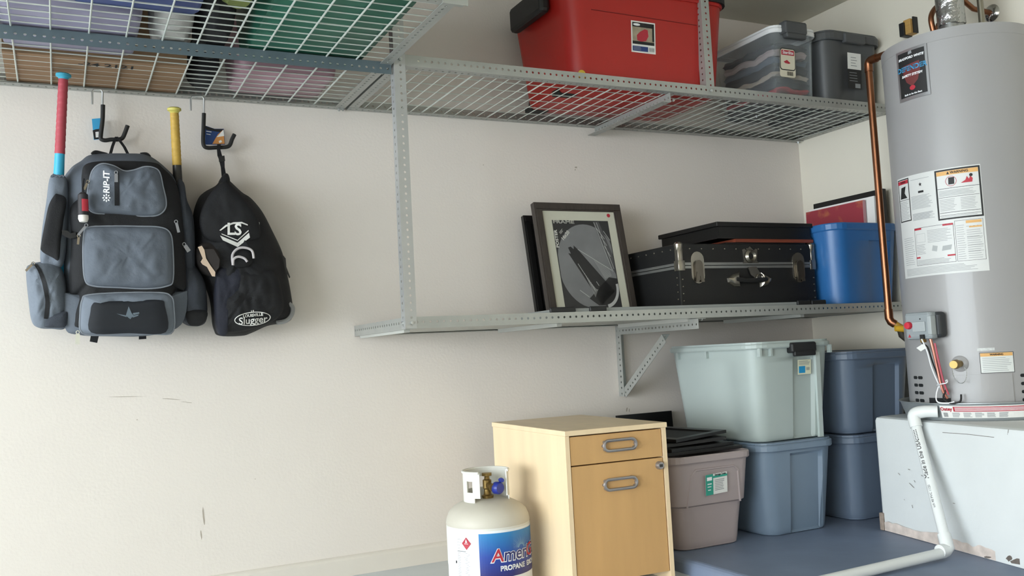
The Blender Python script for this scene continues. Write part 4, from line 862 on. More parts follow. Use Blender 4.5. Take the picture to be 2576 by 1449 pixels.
puller(50+1085/2.734, 350+610/2.734, 7, 24, -.28, -.25); puller(50+1150/2.734, 350+752/2.734, 10, 18, -.25, -.6); puller(50+62/2.734, 350+885/2.734, 6, 22, -.235, .8, CHROME); puller(50+397/2.734, 350+1375/2.734, 11, 26, -.29, .03, mat('pale puller', '#c8c6b8', .5))
b = MB(); b.prism(C5([(288, 625), (330, 630), (345, 648), (385, 640), (388, 676), (345, 684), (312, 672), (290, 655)]), lambda x, z: W(x, z, -.268), lambda x, z: W(x, z, -.255)); b.build('buckle', BLACKP, BP, world=True)
for P in ([(490, 1340), (546, 1342), (532, 1402), (480, 1392)], [(818, 1340), (868, 1340), (870, 1374), (818, 1378)]):
    b = MB(); b.prism(C5(P), lambda x, z: W(x, z, -.14), lambda x, z: W(x, z, -.136)); b.build('strap_end', FABK, BP, world=True)
b = MB()
for P in ([(500, 108), (520, 92), (560, 100), (600, 110)], [(830, 108), (870, 106), (890, 126)]): b.tube([W(x, y, -.12) for x, y in catmull(C5(P), 4, False)], .008, 6)
b.build('shoulder_strap_top', FABK, BP, world=True)
b = MB()
for P in ([(293, 344), (289, 352), (283, 368), (277, 390)], [(293, 344), (303, 356), (313, 370), (324, 392)]):
    vs_ = []
    ys = (-.052, -.052, -.075, -.11)
    for i, (x, y) in enumerate(P): vs_ += [W(x-4, y, ys[i]-.009), W(x+4, y, ys[i]-.009), W(x+4, y, ys[i]+.009), W(x-4, y, ys[i]+.009)]
    if P[1][0] < 290 or 1:
        b.loft([vs_[4*i:4*i+4] for i in range(len(P))], True, True, False)
b.build('hang_loop', FABK, BP, world=True)
# sanitizer bottle on the pack
SB = thing('sanitizer_bottle', 'small black-sleeved sanitizer bottle with red label and white cap clipped to the grey backpack', 'bottle', W(210, 560, -.31))
o_ = root_of(SB).location
b = MB(); b.lathe([(.008, .100), (.0155, .092), (.0165, .06), (.0165, .024)], n=24, c0=True); b.build('sleeve', mat('rubber sleeve', '#231f24', .6), SB)
b = MB(); b.lathe([(.0155, .024), (.016, .012), (.012, .002), (0, 0)], n=24); b.build('cap', mat('cap white', '#d6d2cc', .45), SB)
b = MB(); a_c = math.atan2(CAM.y-o_.y, CAM.x-o_.x); cyf = lambda u, v: (.0171*math.cos(a_c+u/.0171), .0171*math.sin(a_c+u/.0171), v)
rect2(b, cyf, -.004, .036, .020, .076, 8); b.build('label', REDINK, SB)
b = MB(); b.tube([(0, 0, .093), (.0, .01, .12), (.004, .02, .15)], .003, 6); b.build('strap', FABK, SB)
# ---- bats
def bat(label, kx, ky, bx, by, y, mk, mg, m2, name='baseball_bat', tail=.36):
    p0, p1 = W(kx, ky, y), W(bx, by, y+.03); d_ = (p1-p0).normalized(); Lv = (p1-p0).length
    T = thing(name, label, 'bat', p0)
    b = MB(); q = [p0+d_*t for t in (0, .004, .012, .016, .022)]; b.tube(q, [.017, .024, .024, .017, .014], 20); b.build('knob', mk, T, world=True)
    N = 26; b = MB(); pp = []; rr_ = []
    for i in range(N*3+1):
        f = i/(N*3); pp.append(p0+d_*(.02+(Lv*.80-.02)*f)); rr_.append(.0145+.0012*((f*12) % 1)+.001*f)
    b.tube(pp, rr_, 16); b.build('grip_tape', mg, T, world=True)
    b = MB(); b.tube([p0+d_*t for t in (Lv*.8, Lv, Lv+.10, Lv+tail-.02, Lv+tail)], [.0155, .0165, .022, .030, .022], 16); b.build('barrel', m2, T, world=True)
    return T
bat('baseball bat with blue knob and red taped grip standing in the backpack sleeve', 160, 184, 148, 438, -.225, mat('cyan knob', '#3a9db8', .5), mat('red grip', '#a8404c', .6, var=.15, nscale=40), mat('cyan barrel', '#2fa3c8', .4))
bat('baseball bat with yellow taped grip standing in the backpack sleeve', 438, 270, 447, 452, -.16, mat('yellow knob', '#c9bf62', .5), mat('yellow grip', '#bd9a42', .6, var=.25, nscale=30), mat('black barrel', '#1d1c1a', .4))
# ---- black backpack
KB2 = thing('baseball_backpack', 'black baseball backpack with white shield logo hanging beside the grey one', 'backpack', W(600, 850, -.15))
def kpart(name, pf, m, par=KB2): return pf.mb.build(name, m, par, world=True)
kb = Puff(C6([(262, 450), (295, 475), (370, 545), (425, 582), (490, 660), (548, 770), (608, 900), (640, 1040), (660, 1150), (672, 1250), (655, 1300), (600, 1318), (520, 1332), (430, 1372), (370, 1390), (240, 1390), (205, 1350), (190, 1200), (150, 1080), (95, 960), (80, 850), (82, 690), (110, 590), (150, 545), (215, 508), (242, 475)]), -.10, .13, yb=-.03, rings=12, p=3, wob=.012, seed=31); kpart('main_body', kb, FABK)
f1 = Puff(C6([(240, 1000), (330, 985), (430, 990), (560, 1010), (600, 1100), (615, 1230), (560, 1300), (430, 1350), (300, 1372), (225, 1350), (215, 1200), (222, 1060)]), -.205, .035, yb=-.15, p=3, wob=.012, seed=35); FP = kpart('front_pocket', f1, FABK)
f2 = Puff(C6([(228, 1010), (300, 985), (385, 1000), (370, 1150), (300, 1240), (285, 1375), (232, 1370), (212, 1200)]), -.222, .02, yb=-.16, p=2.5, wob=.008, seed=37); kpart('navy_pocket_fold', f2, FABN)
top = Puff(C6([(250, 490), (300, 500), (390, 590), (460, 690), (480, 800), (430, 830), (300, 850), (180, 830), (130, 760), (130, 660), (180, 560)]), -.222, .022, yb=-.15, p=4, wob=.004, seed=41); TPK = kpart('top_flap', top, FABK)
f_ = top.surf(.0045); WHM = mat('silver white print', '#d9d8d4', .5)
b = MB(); A_ = [(238, 770), (275, 738), (320, 722), (370, 720), (405, 735)]; B_ = [(405, 742), (370, 730), (320, 733), (280, 748), (246, 772)]
poly2(b, f_, C6(A_+B_)); poly2(b, f_, C6([(242, 800), (345, 843), (345, 868), (258, 828)])); poly2(b, f_, C6([(345, 843), (412, 784), (418, 812), (345, 868)])); poly2(b, f_, C6([(250, 788), (345, 826), (345, 832), (252, 794)])); poly2(b, f_, C6([(345, 826), (408, 768), (411, 774), (345, 832)])); b.build('shield_emblem', WHM, TPK, world=True)
b = MB(); tv = text2d('L', 42, 1.0, cut=10); put(b, ([(x, -y) for x, y in tv[0]], tv[1]), top.surf(.005), 450+305/2.337, 250+765/2.337); tv = text2d('S', 40, 1.0, cut=10); put(b, ([(x, -y) for x, y in tv[0]], tv[1]), top.surf(.005), 450+348/2.337, 250+768/2.337); b.build('lettering', WHM, TPK, world=True)
f_ = f1.surf(.003); b = MB(); lx_, ly_ = 450+433/2.337, 250+1290/2.337
def rot_f(x, y, a=-.10): c_, s_ = math.cos(a), math.sin(a); return f_(lx_+x*c_-y*s_, ly_+x*s_+y*c_)
n_ = 40; el = lambda a, k: (45*k*math.cos(a)*(1 if abs(math.cos(a)) < .9 else 1.0), 16.5*(k if k == 1 else .86)*math.sin(a))
ring2(b, rot_f, 0, 0, 46, 17.5, 2.2, 40); put(b, (lambda tv: ([(x, -y) for x, y in tv[0]], tv[1]))(text2d('Slugger', 25, .35, .1, cut=10)), rot_f, 0, 4); put(b, (lambda tv: ([(x, -y) for x, y in tv[0]], tv[1]))(text2d('LOUISVILLE', 10, .3, cut=10)), rot_f, 2, -8.5); put(b, (lambda tv: ([(x, -y) for x, y in tv[0]], tv[1]))(text2d('LS', 8, .3, cut=8)), rot_f, 2, -18); b.build('oval_logo', WHM, FP, world=True)
b = MB(); b.tube([W(x, y, -.255) for x, y in catmull(C6([(318, 975), (315, 915), (345, 878), (390, 872), (430, 890), (440, 935)]), 5, False)], [.0045]*26, 8); b.tube([W(x, y, -.262) for x, y in catmull(C6([(318, 975), (322, 940), (350, 925), (385, 935), (402, 955)]), 5, False)], .0045, 8); b.build('handle_loop', mat('pale loop', '#b9b3b4', .6), KB2, world=True)
q = Puff(C6([(318, 965), (322, 915), (350, 885), (390, 880), (428, 900), (435, 950), (400, 985), (345, 990)]), -.235, .015, yb=-.2, p=3, rings=4); kpart('loop_pad', q, FABK)
q = Puff(C6([(105, 880), (140, 845), (215, 850), (262, 910), (268, 980), (218, 1040), (150, 1020), (108, 960)]), -.20, .035, yb=-.12, p=2.5, wob=.004, seed=45); kpart('mesh_pocket', q, mat('brown black mesh', '#26211f', .85, var=.25, nscale=60))
SH = thing('cleat_shoe', 'pale-soled shoe sticking out of the black backpack side pocket', 'shoe', W(170, 1040, -.24))
SH.location = W(*C6([(170, 1045)])[0], -.24)
b = MB(); P = C6([(112, 868), (135, 860), (150, 885), (160, 935), (185, 975), (214, 1015), (213, 1042), (195, 1040), (165, 985), (138, 970), (128, 955), (140, 935)]); b.prism(P, lambda x, z: W(x, z, -.2385), lambda x, z: W(x, z, -.250)); b.build('sole', mat('tan sole', '#cdb6a0', .6), SH, world=True)
b = MB(); P = C6([(150, 880), (205, 880), (240, 940), (235, 990), (215, 1010), (190, 975), (165, 935)]); b.prism(P, lambda x, z: W(x, z, -.2385), lambda x, z: W(x, z, -.247)); b.build('upper', mat('shoe upper', '#2d2827', .8), SH, world=True)
b = MB()
for P in ([(145, 775), (158, 748), (166, 768), (174, 782)], [(464, 725), (474, 722), (476, 748), (466, 758)]): b.prism(C6(P), lambda x, z: W(x, z, -.222), lambda x, z: W(x, z, -.21))
b.build('reflective_tab', WHM, KB2, world=True)
b = MB(); b.tube([W(x, y, -.14) for x, y in catmull(C6([(575, 1312), (630, 1300), (662, 1265), (668, 1225), (645, 1200)]), 5, False)], .009, 8); b.build('reflective_trim', mat('reflective grey', '#8e8f90', .5), KB2, world=True)
b = MB(); b.prism(C6([(612, 915), (628, 935), (632, 985), (655, 1045), (648, 1052), (626, 1000), (618, 950)]), lambda x, z: W(x, z, -.15), lambda x, z: W(x, z, -.14)); b.build('zip_pull', BLACKP, KB2, world=True)
def strap(P, ys, w_, name, m, par):
    b = MB(); R = []
    for i, (x, y) in enumerate(P): R.append([W(x-w_[i], y, ys[i]-.003), W(x+w_[i], y, ys[i]-.003), W(x+w_[i], y, ys[i]+.003), W(x-w_[i], y, ys[i]+.003)])
    b.loft(R, True, True, False); return b.build(name, m, par, world=True)
strap(C6([(237, 262), (232, 285), (240, 330), (252, 355), (258, 400), (265, 450), (275, 500)]), (-.066, -.066, -.07, -.075, -.08, -.10, -.14), (5, 4, 6, 7, 5, 6, 9), 'hang_strap', FABK, KB2)
b = MB(); b.prism(C6([(232, 335), (268, 330), (272, 362), (236, 368)]), lambda x, z: W(x, z, -.083), lambda x, z: W(x, z, -.070)); b.build('strap_buckle', BLACKP, KB2, world=True)
q = Puff(C6([(240, 490), (262, 440), (290, 440), (300, 490), (272, 540)]), -.13, .03, yb=-.08, p=2, rings=4); kpart('gathered_top', q, FABK)
# ------------------------------------------------------------------ heater stand
SZT = .503; SYB, SYF = -.885, -1.78; SXB, SXF = 2.958, 2.762
def sx(y): return SXB+(SXF-SXB)*(y-SYB)/(SYF-SYB)
SX0 = sx(-1.30)
def on_stand(px_, py_, off=0.0):       # pixel to the slanted left face
    nv = Vector((-(SYB-SYF), SXB-SXF, 0)).normalized(); r = ray(px_, py_); p0 = Vector((SXB, SYB, 0)); t = (p0-CAM).dot(nv)/r.dot(nv); return CAM+r*t+nv*off
SDM = mat('white painted drywall', '#d3d7d7', .6, var=.05, nscale=7, bump=.35, bscale=45)
STD = thing('heater_stand', 'white painted drywall platform on the step carrying the water heater', 'platform', (SX0, SYF, ZS))
b = MB(); P0 = [(SXF, SYF), (XR-.002, SYF), (XR-.002, SYB), (SXB, SYB)]; cx_, cy_ = 3.2, -1.3
def ins(P, e):
    out = []
    for i, (x, y) in enumerate(P):
        if i == 3:
            for k in range(5): a_ = PI/2*k/4; out.append((x+e+.016*(1-math.sin(a_)), y-e-.016*(1-math.cos(a_))))
        elif i == 0:
            for k in range(5): a_ = PI/2*k/4; out.append((x+e+.016*(1-math.cos(a_)), y+e+.016*(1-math.sin(a_))))
        else: out.append((x, y+e if i == 1 else y-e))
    return out
b.loft([[(x, y, ZS+.001) for x, y in ins(P0, 0)], [(x, y, SZT-.016) for x, y in ins(P0, 0)], [(x, y, SZT-.005) for x, y in ins(P0, .004)], [(x, y, SZT) for x, y in ins(P0, .016)]], True, True, True); b.build('box', SDM, STD, world=True)
b = MB(); R2 = random.Random(5); n_ = 70; vs_ = []
for i in range(n_+1):
    y = SYB-.018+(SYF+.02-SYB)*i/n_; hgt = .036+.020*noise.noise((y*7, 0, 0))+.012*noise.noise((y*25, 2, 0)); vs_ += [(sx(y)-.0012, y, ZS+.002), (sx(y)-.0012, y, ZS+.002+hgt)]
b.add(vs_, [(2*i, 2*i+2, 2*i+3, 2*i+1) for i in range(n_)]); b.build('stained_base', mat('stained plaster', '#d2c5bc', .8, var=.45, nscale=26, bump=.5, bscale=60), STD, world=True)
b = MB()
for (x, y, w_, h_) in ((2565, 1412, 22, 9), (2540, 1405, 8, 8), (2485, 1402, 10, 4), (2330, 1378, 12, 3)):
    P = [on_stand(x+w_*math.cos(a)*(.6+.5*R2.random()), y+h_*math.sin(a)*(.6+.5*R2.random()), .002) for a in [2*PI*k/10 for k in range(10)]]
    for p in P: p.z = max(p.z, ZS+.002)
    b.add(P, [tuple(range(10))])
for (x, y, dx, dy) in ((2288, 1215, 12, 12), (2295, 1270, 2, 8), (2260, 1190, 5, 5), (2300, 1208, 3, 5), (2398, 1265, 6, 2), (2285, 1180, 5, 2), (2318, 1195, 4, 3), (2275, 1256, 2, 2), (2372, 1088, 60, 4), (2432, 1092, 70, 8), (2538, 1080, -2, 14), (2545, 1096, 14, -4)):
    p, q = on_stand(x, y, .002), on_stand(x+dx, y+dy, .002); d_ = (q-p).normalized().cross(X_)*.0009; b.add([p+d_, q+d_, q-d_, p-d_], [(0, 1, 2, 3)])
stuff(b.build('chips_and_scratches', mat('chip dark', '#6d655f', .9, var=.4, nscale=40), STD, world=True))
b = MB(); b.box((SXB-.008, SYB-.016, ZS+.001), (SXB+.012, SYB+.004, ZS+.070), bev=.003); b.build('corner_bead', mat('rusty bead', '#8f8176', .8, var=.6, nscale=40, bump=.8, bscale=60), STD, world=True)
# ------------------------------------------------------------------ drain pan
HC = (3.215, -1.205); HR_ = .270
DP = thing('drain_pan', 'grey metal drain pan with red and white sticker under the water heater', 'pan', (HC[0], HC[1], SZT+.001))
PANG = mat('pan aluminium', '#9aa0a2', .42, .5, var=.08)
b = MB(); b.lathe([(0, 0), (.285, 0), (.305, .060), (.310, .062), (.310, .065), (.302, .064), (.282, .004), (0, .003)], n=72); b.build('pan', PANG, DP)
thp = math.atan2(CAM.y-HC[1], CAM.x-HC[0])
def cone(off): return lambda u, v: ((.2865+v/.06*.02+off)*math.cos(u), (.2865+v/.06*.02+off)*math.sin(u), v)
def ang(px_, py_, R=HR_):       # heater angle under a pixel
    d_ = ray(px_, py_); ox, oy = CAM.x-HC[0], CAM.y-HC[1]; a = d_.x**2+d_.y**2; bb_ = 2*(ox*d_.x+oy*d_.y); c_ = ox*ox+oy*oy-R*R
    D = bb_*bb_-4*a*c_; t = (-bb_-math.sqrt(max(0, D)))/(2*a); P = CAM+d_*t; return math.atan2(P.y-HC[1], P.x-HC[0]) % (2*PI), P.z
a0 = ang(2368, 1040, .297)[0]; a1 = ang(2570, 1045, .297)[0]+.25
b = MB(); rect2(b, cone(.001), a0, .010, a1, .056, 24); S1 = b.build('sticker', PAPER, DP)
b = MB(); f_ = cone(.0016); rect2(b, f_, a0+.16, .034, a1-.01, .052, 20); b.build('red_band', REDINK, S1)
b = MB(); f_ = cone(.0022); tv = text2d('Oatey', .017, .0006, cut=.02); put(b, ([(x/.297, y) for x, y in tv[0]], tv[1]), f_, a0+.075, .043); b.build('lettering', REDINK, S1)
b = MB(); printlines(b, lambda x, y: f_(x, y), a0+.18, a1-.03, .036, .050, 3, .0022, 3); b.build('white_print', WHITE, S1)
b = MB()
for k in range(5): printlines(b, f_, a0+.14+k*.13, a0+.24+k*.13, .013, .031, 5, .0018, k, .3)
for k in range(8): rect2(b, f_, a0+.03+k*.007, .014, a0+.034+k*.007, .030)
stuff(b.build('fine_print', GREYINK, S1))
# ------------------------------------------------------------------ water heater
HZ0, HZT = SZT+.006, 1.962
WH = thing('water_heater', 'tall light grey water heater covered in warning labels', 'water heater', (HC[0], HC[1], HZ0))
HG = mat('heater enamel', '#989797', .38, .0, var=.03, nscale=3, spec=.5, coat=.12)
b = MB(); zt = HZT-HZ0
b.lathe([(0, 0), (HR_, 0), (HR_, zt-.045), (HR_+.0012, zt-.044), (HR_+.0012, zt-.004), (HR_-.012, zt), (0, zt+.002)], n=96); b.build('jacket', HG, WH)
def hf(off):       # angle, world z -> local point on the jacket
    return lambda a, z: ((HR_+off)*math.cos(a), (HR_+off)*math.sin(a), z-HZ0)
def htext(s, size, a, z, off=.002, bold=0, shear=0, align='CENTER', tilt=0):
    tv = text2d(s, size, bold, shear, align, cut=.02); f_ = hf(off); return [f_(a+x/HR_, z+y+tilt*x) for x, y in tv[0]], tv[1]
rad = math.radians
def polyh(mb, fn, P): tv = cutpoly(P, (.05, 1.0)); mb.add([fn(*p) for p in tv[0]], tv[1]); return mb
# brand plate
A0, A1, B0, B1 = rad(168.5), rad(197), 1.722, 1.918
b = MB(); rect2(b, hf(.0035), A0-.0, B0, A1, B1, 14); rect2(b, hf(.0), A0, B0, A1, B1, 14); BPp = b.build('brand_plate', mat('plate silver', '#a6a6a8', .3, .7), WH)
b = MB(); rect2(b, hf(.0040), A0+.035, B0+.012, A1-.035, B1-.010, 14); b.build('plate_face', INK, BPp)
am = (A0+A1)/2
b = MB(); polyh(b, hf(.0046), [(am-.13, 1.855), (am+.13, 1.862), (am+.14, 1.83), (am+.09, 1.79), (am, 1.770), (am-.09, 1.79), (am-.14, 1.83)]); b.build('shield', mat('maroon shield', '#6a3030', .5), BPp)
for s, sz, z, hx, bo, sh_ in (('BRADFORD WHITE', .0125, 1.883, 'w', .0005, .2), ('DEFENDER', .026, 1.842, 'b', .0008, 0), ('SAFETY SYSTEM', .0125, 1.815, 'w', .0005, .2), ('Built to be the Best', .0095, 1.742, 'w', .0003, 0)):
    b = MB(); b.add(*htext(s, sz, am, z, .0053, bo, sh_)); b.build('lettering', WHITE if hx == 'w' else mat('defender blue', '#3f90bd', .5), BPp)
b = MB(); disc2(b, hf(.0050), am, 1.765, .045, .009); b.build('red_oval', REDINK, BPp)
b = MB(); poly2(b, hf(.005), [(am-.03, 1.895), (am+.03, 1.897), (am+.025, 1.908), (am-.025, 1.906)]); b.build('crest', GREYINK, BPp)
# big instruction sheet
A0, A1, B0, B1 = rad(154), rad(227.5), 1.043, 1.434
b = MB(); rect2(b, hf(.0006), A0, B0, A1, B1, 40); LS = b.build('instruction_sheet', mat('sheet paper', '#cfd0ce', .45, var=.03), WH)
def hx2(off): return hf(off)
blk = MB(); f_ = hf(.0012)
def hframe(mb, f_, a0, z0, a1, z1, t, nx=12):
    ta = t/HR_; rect2(mb, f_, a0, z0, a1, z0+t, nx); rect2(mb, f_, a0, z1-t, a1, z1, nx); rect2(mb, f_, a0, z0+t, a0+ta, z1-t); rect2(mb, f_, a1-ta, z0+t, a1, z1-t)
wa0, wa1 = rad(194.3), rad(227)
hframe(blk, f_, wa0, 1.243, wa1, 1.430, .006); hframe(blk, f_, A0+.02, 1.262, rad(170), 1.428, .004)
rect2(blk, f_, wa0, 1.358, wa1, 1.3595, 8); rect2(blk, f_, wa0+.03, 1.325, wa1-.03, 1.3262, 8); rect2(blk, f_, wa0+.03, 1.268, wa1-.03, 1.2695, 8); rect2(blk, f_, wa0+.03, 1.258, wa1-.03, 1.2592, 8)
rect2(blk, f_, A0+.02, 1.345, rad(170), 1.3465, 4); rect2(blk, f_, rad(179), 1.360, rad(184), 1.368, 2)
hframe(blk, f_, rad(172), 1.085, rad(205), 1.228, .0012); hframe(blk, f_, rad(206), 1.085, rad(226), 1.235, .001)
for z in (1.21, 1.17, 1.14, 1.118): rect2(blk, f_, rad(214), z, rad(225), z+.0008, 4)
stuff(blk.build('black_print', INK, LS))
b = MB(); rect2(b, f_, wa0+.024, 1.408, wa1-.024, 1.4235, 10); rect2(b, f_, rad(214), 1.222, rad(225), 1.232, 4); rect2(b, f_, rad(216), 1.205, rad(225), 1.211, 4); stuff(b.build('orange_print', ORANGE, LS))
b = MB(); b.add(*htext('WARNING', .0125, (wa0+wa1)/2+.03, 1.4155, .002, .0003)); poly2(b, hf(.002), [((wa0+wa1)/2-.13, 1.411), ((wa0+wa1)/2-.095, 1.411), ((wa0+wa1)/2-.112, 1.421)]); b.build('lettering', INK, LS)
b = MB(); rect2(b, f_, A0+.03, 1.408, rad(169), 1.422, 4); rect2(b, f_, rad(172), 1.220, rad(179), 1.227, 4); rect2(b, f_, rad(197), 1.222, rad(205), 1.229, 4); rect2(b, f_, rad(172), 1.112, rad(176), 1.118, 2); rect2(b, f_, rad(199), 1.108, rad(205), 1.114, 2)
aw = (wa0+wa1)/2; ring2(b, hf(.0018), aw-.07, 1.384, .075, .020, .0, 24) if False else None
for i in range(24):
    t0, t1 = 2*PI*i/24, 2*PI*(i+1)/24; g = lambda t, r: (aw-.08+r*math.cos(t)/HR_, 1.384+r*math.sin(t)); poly2(b, hf(.0018), [g(t0, .019), g(t1, .019), g(t1, .0175), g(t0, .0175)])
polyh(b, hf(.0016), [(aw+.04, 1.372), (aw+.18, 1.372), (aw+.19, 1.385), (aw+.16, 1.396), (aw+.145, 1.384), (aw+.12, 1.395), (aw+.10, 1.382)]); stuff(b.build('red_print', REDINK, LS))
b = MB(); polyh(b, hf(.0015), [(aw-.115, 1.372), (aw-.04, 1.372), (aw-.035, 1.398), (aw-.11, 1.398)]); disc2(b, hf(.0019), aw+.17, 1.398, .022, .006, 12); b.add(*htext('DANGER', .008, rad(163), 1.415, .0019, .0002))
polyh(b, hf(.0015), [(rad(158), 1.352), (rad(167), 1.352), (rad(164), 1.372), (rad(166), 1.398), (rad(160), 1.395)]); poly2(b, hf(.0016), [(rad(181.5)+.028*math.cos(PI/2+k*PI/5)*(1 if k % 2 == 0 else .42), 1.392+.0085*math.sin(PI/2+k*PI/5)*(1 if k % 2 == 0 else .42)) for k in range(10)]); stuff(b.build('pictograms', INK, LS))
b = MB()
for a0, a1, z0, z1, n in ((wa0+.04, wa1-.05, 1.330, 1.352, 5), (wa0+.04, aw-.02, 1.275, 1.320, 8), (aw+.02, wa1-.05, 1.275, 1.320, 8), (wa0+.04, wa1-.06, 1.250, 1.257, 1), (rad(171.5), rad(191), 1.300, 1.352, 12), (rad(171.5), rad(192.5), 1.258, 1.285, 9), (rad(156), rad(169), 1.27, 1.34, 12), (rad(158), rad(171), 1.09, 1.20, 14), (rad(173), rad(182), 1.125, 1.165, 7), (rad(184), rad(204), 1.165, 1.215, 9), (rad(173), rad(204), 1.088, 1.106, 4), (rad(207), rad(213), 1.09, 1.22, 16), (rad(214), rad(225), 1.09, 1.20, 14), (rad(158), rad(225), 1.05, 1.078, 6), (rad(172), rad(192), 1.408, 1.42, 1)):
    printlines(b, hf(.0012), a0, a1, z0, z1, n, .0014, int(z0*1000))
stuff(b.build('fine_print', GREYINK, LS))
b = MB(); hframe(b, hf(.0012), rad(173.5), 1.172, rad(182), 1.205, .001, 4); poly2(b, hf(.0012), [(rad(187), 1.135), (rad(191), 1.13), (rad(192), 1.15), (rad(188), 1.155)]); polyh(b, hf(.0012), [(rad(195), 1.13), (rad(202), 1.132), (rad(203), 1.15), (rad(196), 1.148)]); stuff(b.build('diagrams', mat('diagram grey', '#a8abab', .6), LS))
# lower warning label, access door, vents
A0, A1 = rad(215.2), rad(238.8)
b = MB(); rect2(b, hf(.0006), A0, .673, A1, .747, 12); LW = b.build('warning_label', mat('pale label', '#cfd2cf', .4), WH)
b = MB(); hframe(b, hf(.0012), A0, .673, A1, .747, .0016); b.build('black_print', INK, LW); b = MB(); rect2(b, hf(.0010), A0+.01, .733, A1-.01, .745, 8); b.build('orange_print', ORANGE, LW)
b = MB(); b.add(*htext('WARNING', .009, (A0+A1)/2, .739, .0018, .0003)); b.build('lettering', INK, LW); b = MB(); printlines(b, hf(.0012), A0+.03, A1-.03, .678, .730, 8, .0014, 12); stuff(b.build('fine_print', GREYINK, LW))
b = MB(); rect2(b, hf(.0006), rad(214), .754, rad(226), .764, 6); b.build('serial_strip', mat('serial grey', '#c3c6c4', .5, var=.4, nscale=90), WH)
A0, A1 = rad(193), rad(236.5); b = MB(); rect2(b, hf(.004), A0, .560, A1, .668, 24); rect2(b, hf(.004), A0, .668, A1, .6695, 24)
b.add([hf(.004)(A0, .56), hf(.004)(A0, .6695), hf(0)(A0, .6695), hf(0)(A0, .56)], [(0, 1, 2, 3)]); b.add([hf(.004)(A1, .56), hf(.004)(A1, .6695), hf(0)(A1, .6695), hf(0)(A1, .56)], [(0, 1, 2, 3)]); b.add([q for k in range(25) for q in (hf(.004)(A0+(A1-A0)*k/24, .6695), hf(0)(A0+(A1-A0)*k/24, .6695))], [(2*k, 2*k+1, 2*k+3, 2*k+2) for k in range(24)]); b.build('access_panel', HG, WH)
VB = mat('vent slot', '#15181a', .8)
for a0, a1 in ((154, 160), (161, 167), (242.5, 249), (251, 257)):
    for k in range(4):
        z0 = .567+k*.029; b = MB(); am_ = rad((a0+a1)/2); hw = rad(a1-a0)/2*HR_
        b.add([hf(.0008)(am_+x/HR_, z0+.006+y) for x, y in rrect(2*hw, .012, .0055)], [tuple(range(24))]); b.build('vent_slot', VB, WH)
# burner opening with wires
b = MB(); rect2(b, hf(.001), rad(172.5), .553, rad(192), .585, 8); b.build('burner_opening', VB, WH)
# gas valve
ac = rad(182); ca, sa = math.cos(ac), math.sin(ac)
def vloc(t, n, z): return ((HR_+n)*ca-t*sa, (HR_+n)*sa+t*ca, z-HZ0)   # t along tangent (right), n outwards
MV = Matrix(((-sa, ca, 0, HR_*ca), (ca, sa, 0, HR_*sa), (0, 0, 1, -HZ0), (0, 0, 0, 1)))      # (t, n, z)
VG = mat('valve grey', '#8f9699', .4, var=.06)
b = MB(); b.box((-.062, .0, .810), (.062, .045, .905), M=MV, bev=.012); GV = b.build('gas_valve', mat('valve black', '#2a2d30', .5), WH)
b = MB(); b.box((-.066, .03, .806), (.048, .075, .908), M=MV, bev=.012); b.build('valve_cover', VG, GV)
b = MB(); b.box((-.028, .0752, .835), (.026, .080, .872), M=MV, bev=.002); b.box((.034, .05, .822), (.051, .078, .892), M=MV, bev=.003); b.build('valve_face', mat('valve pale', '#a2a8aa', .4), GV)
b = MB(); b.lathe([(0, .014), (.012, .013), (.014, .008), (.0145, 0)], n=20, M=MV @ Matrix.Translation((-.045, .0752, .860)) @ Matrix.Rotation(-PI/2, 4, 'X')); b.build('red_button', mat('red button', '#c42a3c', .4), GV)
b = MB(); b.box((.004, .0752, .808), (.020, .084, .824), M=MV); b.build('plug', BLACKP, GV); b = MB(); poly2(b, lambda x, z: MV @ Vector((x, .0760, z)), [(-.052, .815), (-.039, .815), (-.0455, .828)]); b.build('triangle_mark', REDINK, GV)
b = MB(); disc2(b, lambda x, z: MV @ Vector((x, .0760, z)), .005, .882, .003, .003, 10); b.build('screw', INK, GV)
COP = mat('copper', '#8c5d42', .33, .9, var=.25, nscale=18)
def wtube(pts, r, m, name='wire'):
    b = MB(); b.tube([MV @ Vector(p) for p in catmull(pts, 5, False)], r, 8); return b.build(name, m, WH)
wtube([(.026, .055, .81), (.030, .05, .77), (.034, .04, .70), (.040, .03, .62), (.05, .02, .585)], .0055, mat('pinkish copper', '#b5796a', .3, .8), 'pilot_tube')
wtube([(.036, .045, .79), (.044, .042, .72), (.050, .034, .65), (.058, .022, .60)], .0035, mat('red wire', '#b04858', .5)); wtube([(.012, .085, .808), (.02, .07, .76), (.018, .05, .70), (.03, .03, .63), (.045, .02, .59)], .0025, WHITE); wtube([(-.01, .06, .806), (-.002, .062, .79), (.012, .055, .775), (.016, .04, .72), (.028, .03, .66)], .0028, INK)
wtube([(.02, .03, .635), (.05, .05, .640), (.075, .05, .645), (.07, .04, .655), (.06, .035, .65)], .0022, WHITE); wtube([(.025, .03, .63), (.02, .04, .60), (.03, .05, .575), (.06, .04, .57), (.085, .03, .575)], .0024, WHITE); wtube([(.05, .02, .62), (.045, .035, .59), (.07, .035, .57), (.10, .02, .575), (.10, .01, .60)], .0035, INK)
b = MB(); b.box((-.004, .058, .795), (.012, .072, .812), M=MV); b.build('brass_nut', BRASS, WH)
b = MB(); b.prism([(-.03, .775), (.0, .79), (.015, .775), (-.012, .762)], lambda x, z: MV @ Vector((x, .062, z)), lambda x, z: MV @ Vector((x, .064, z))); b.build('wire_tag', PAPER, WH)
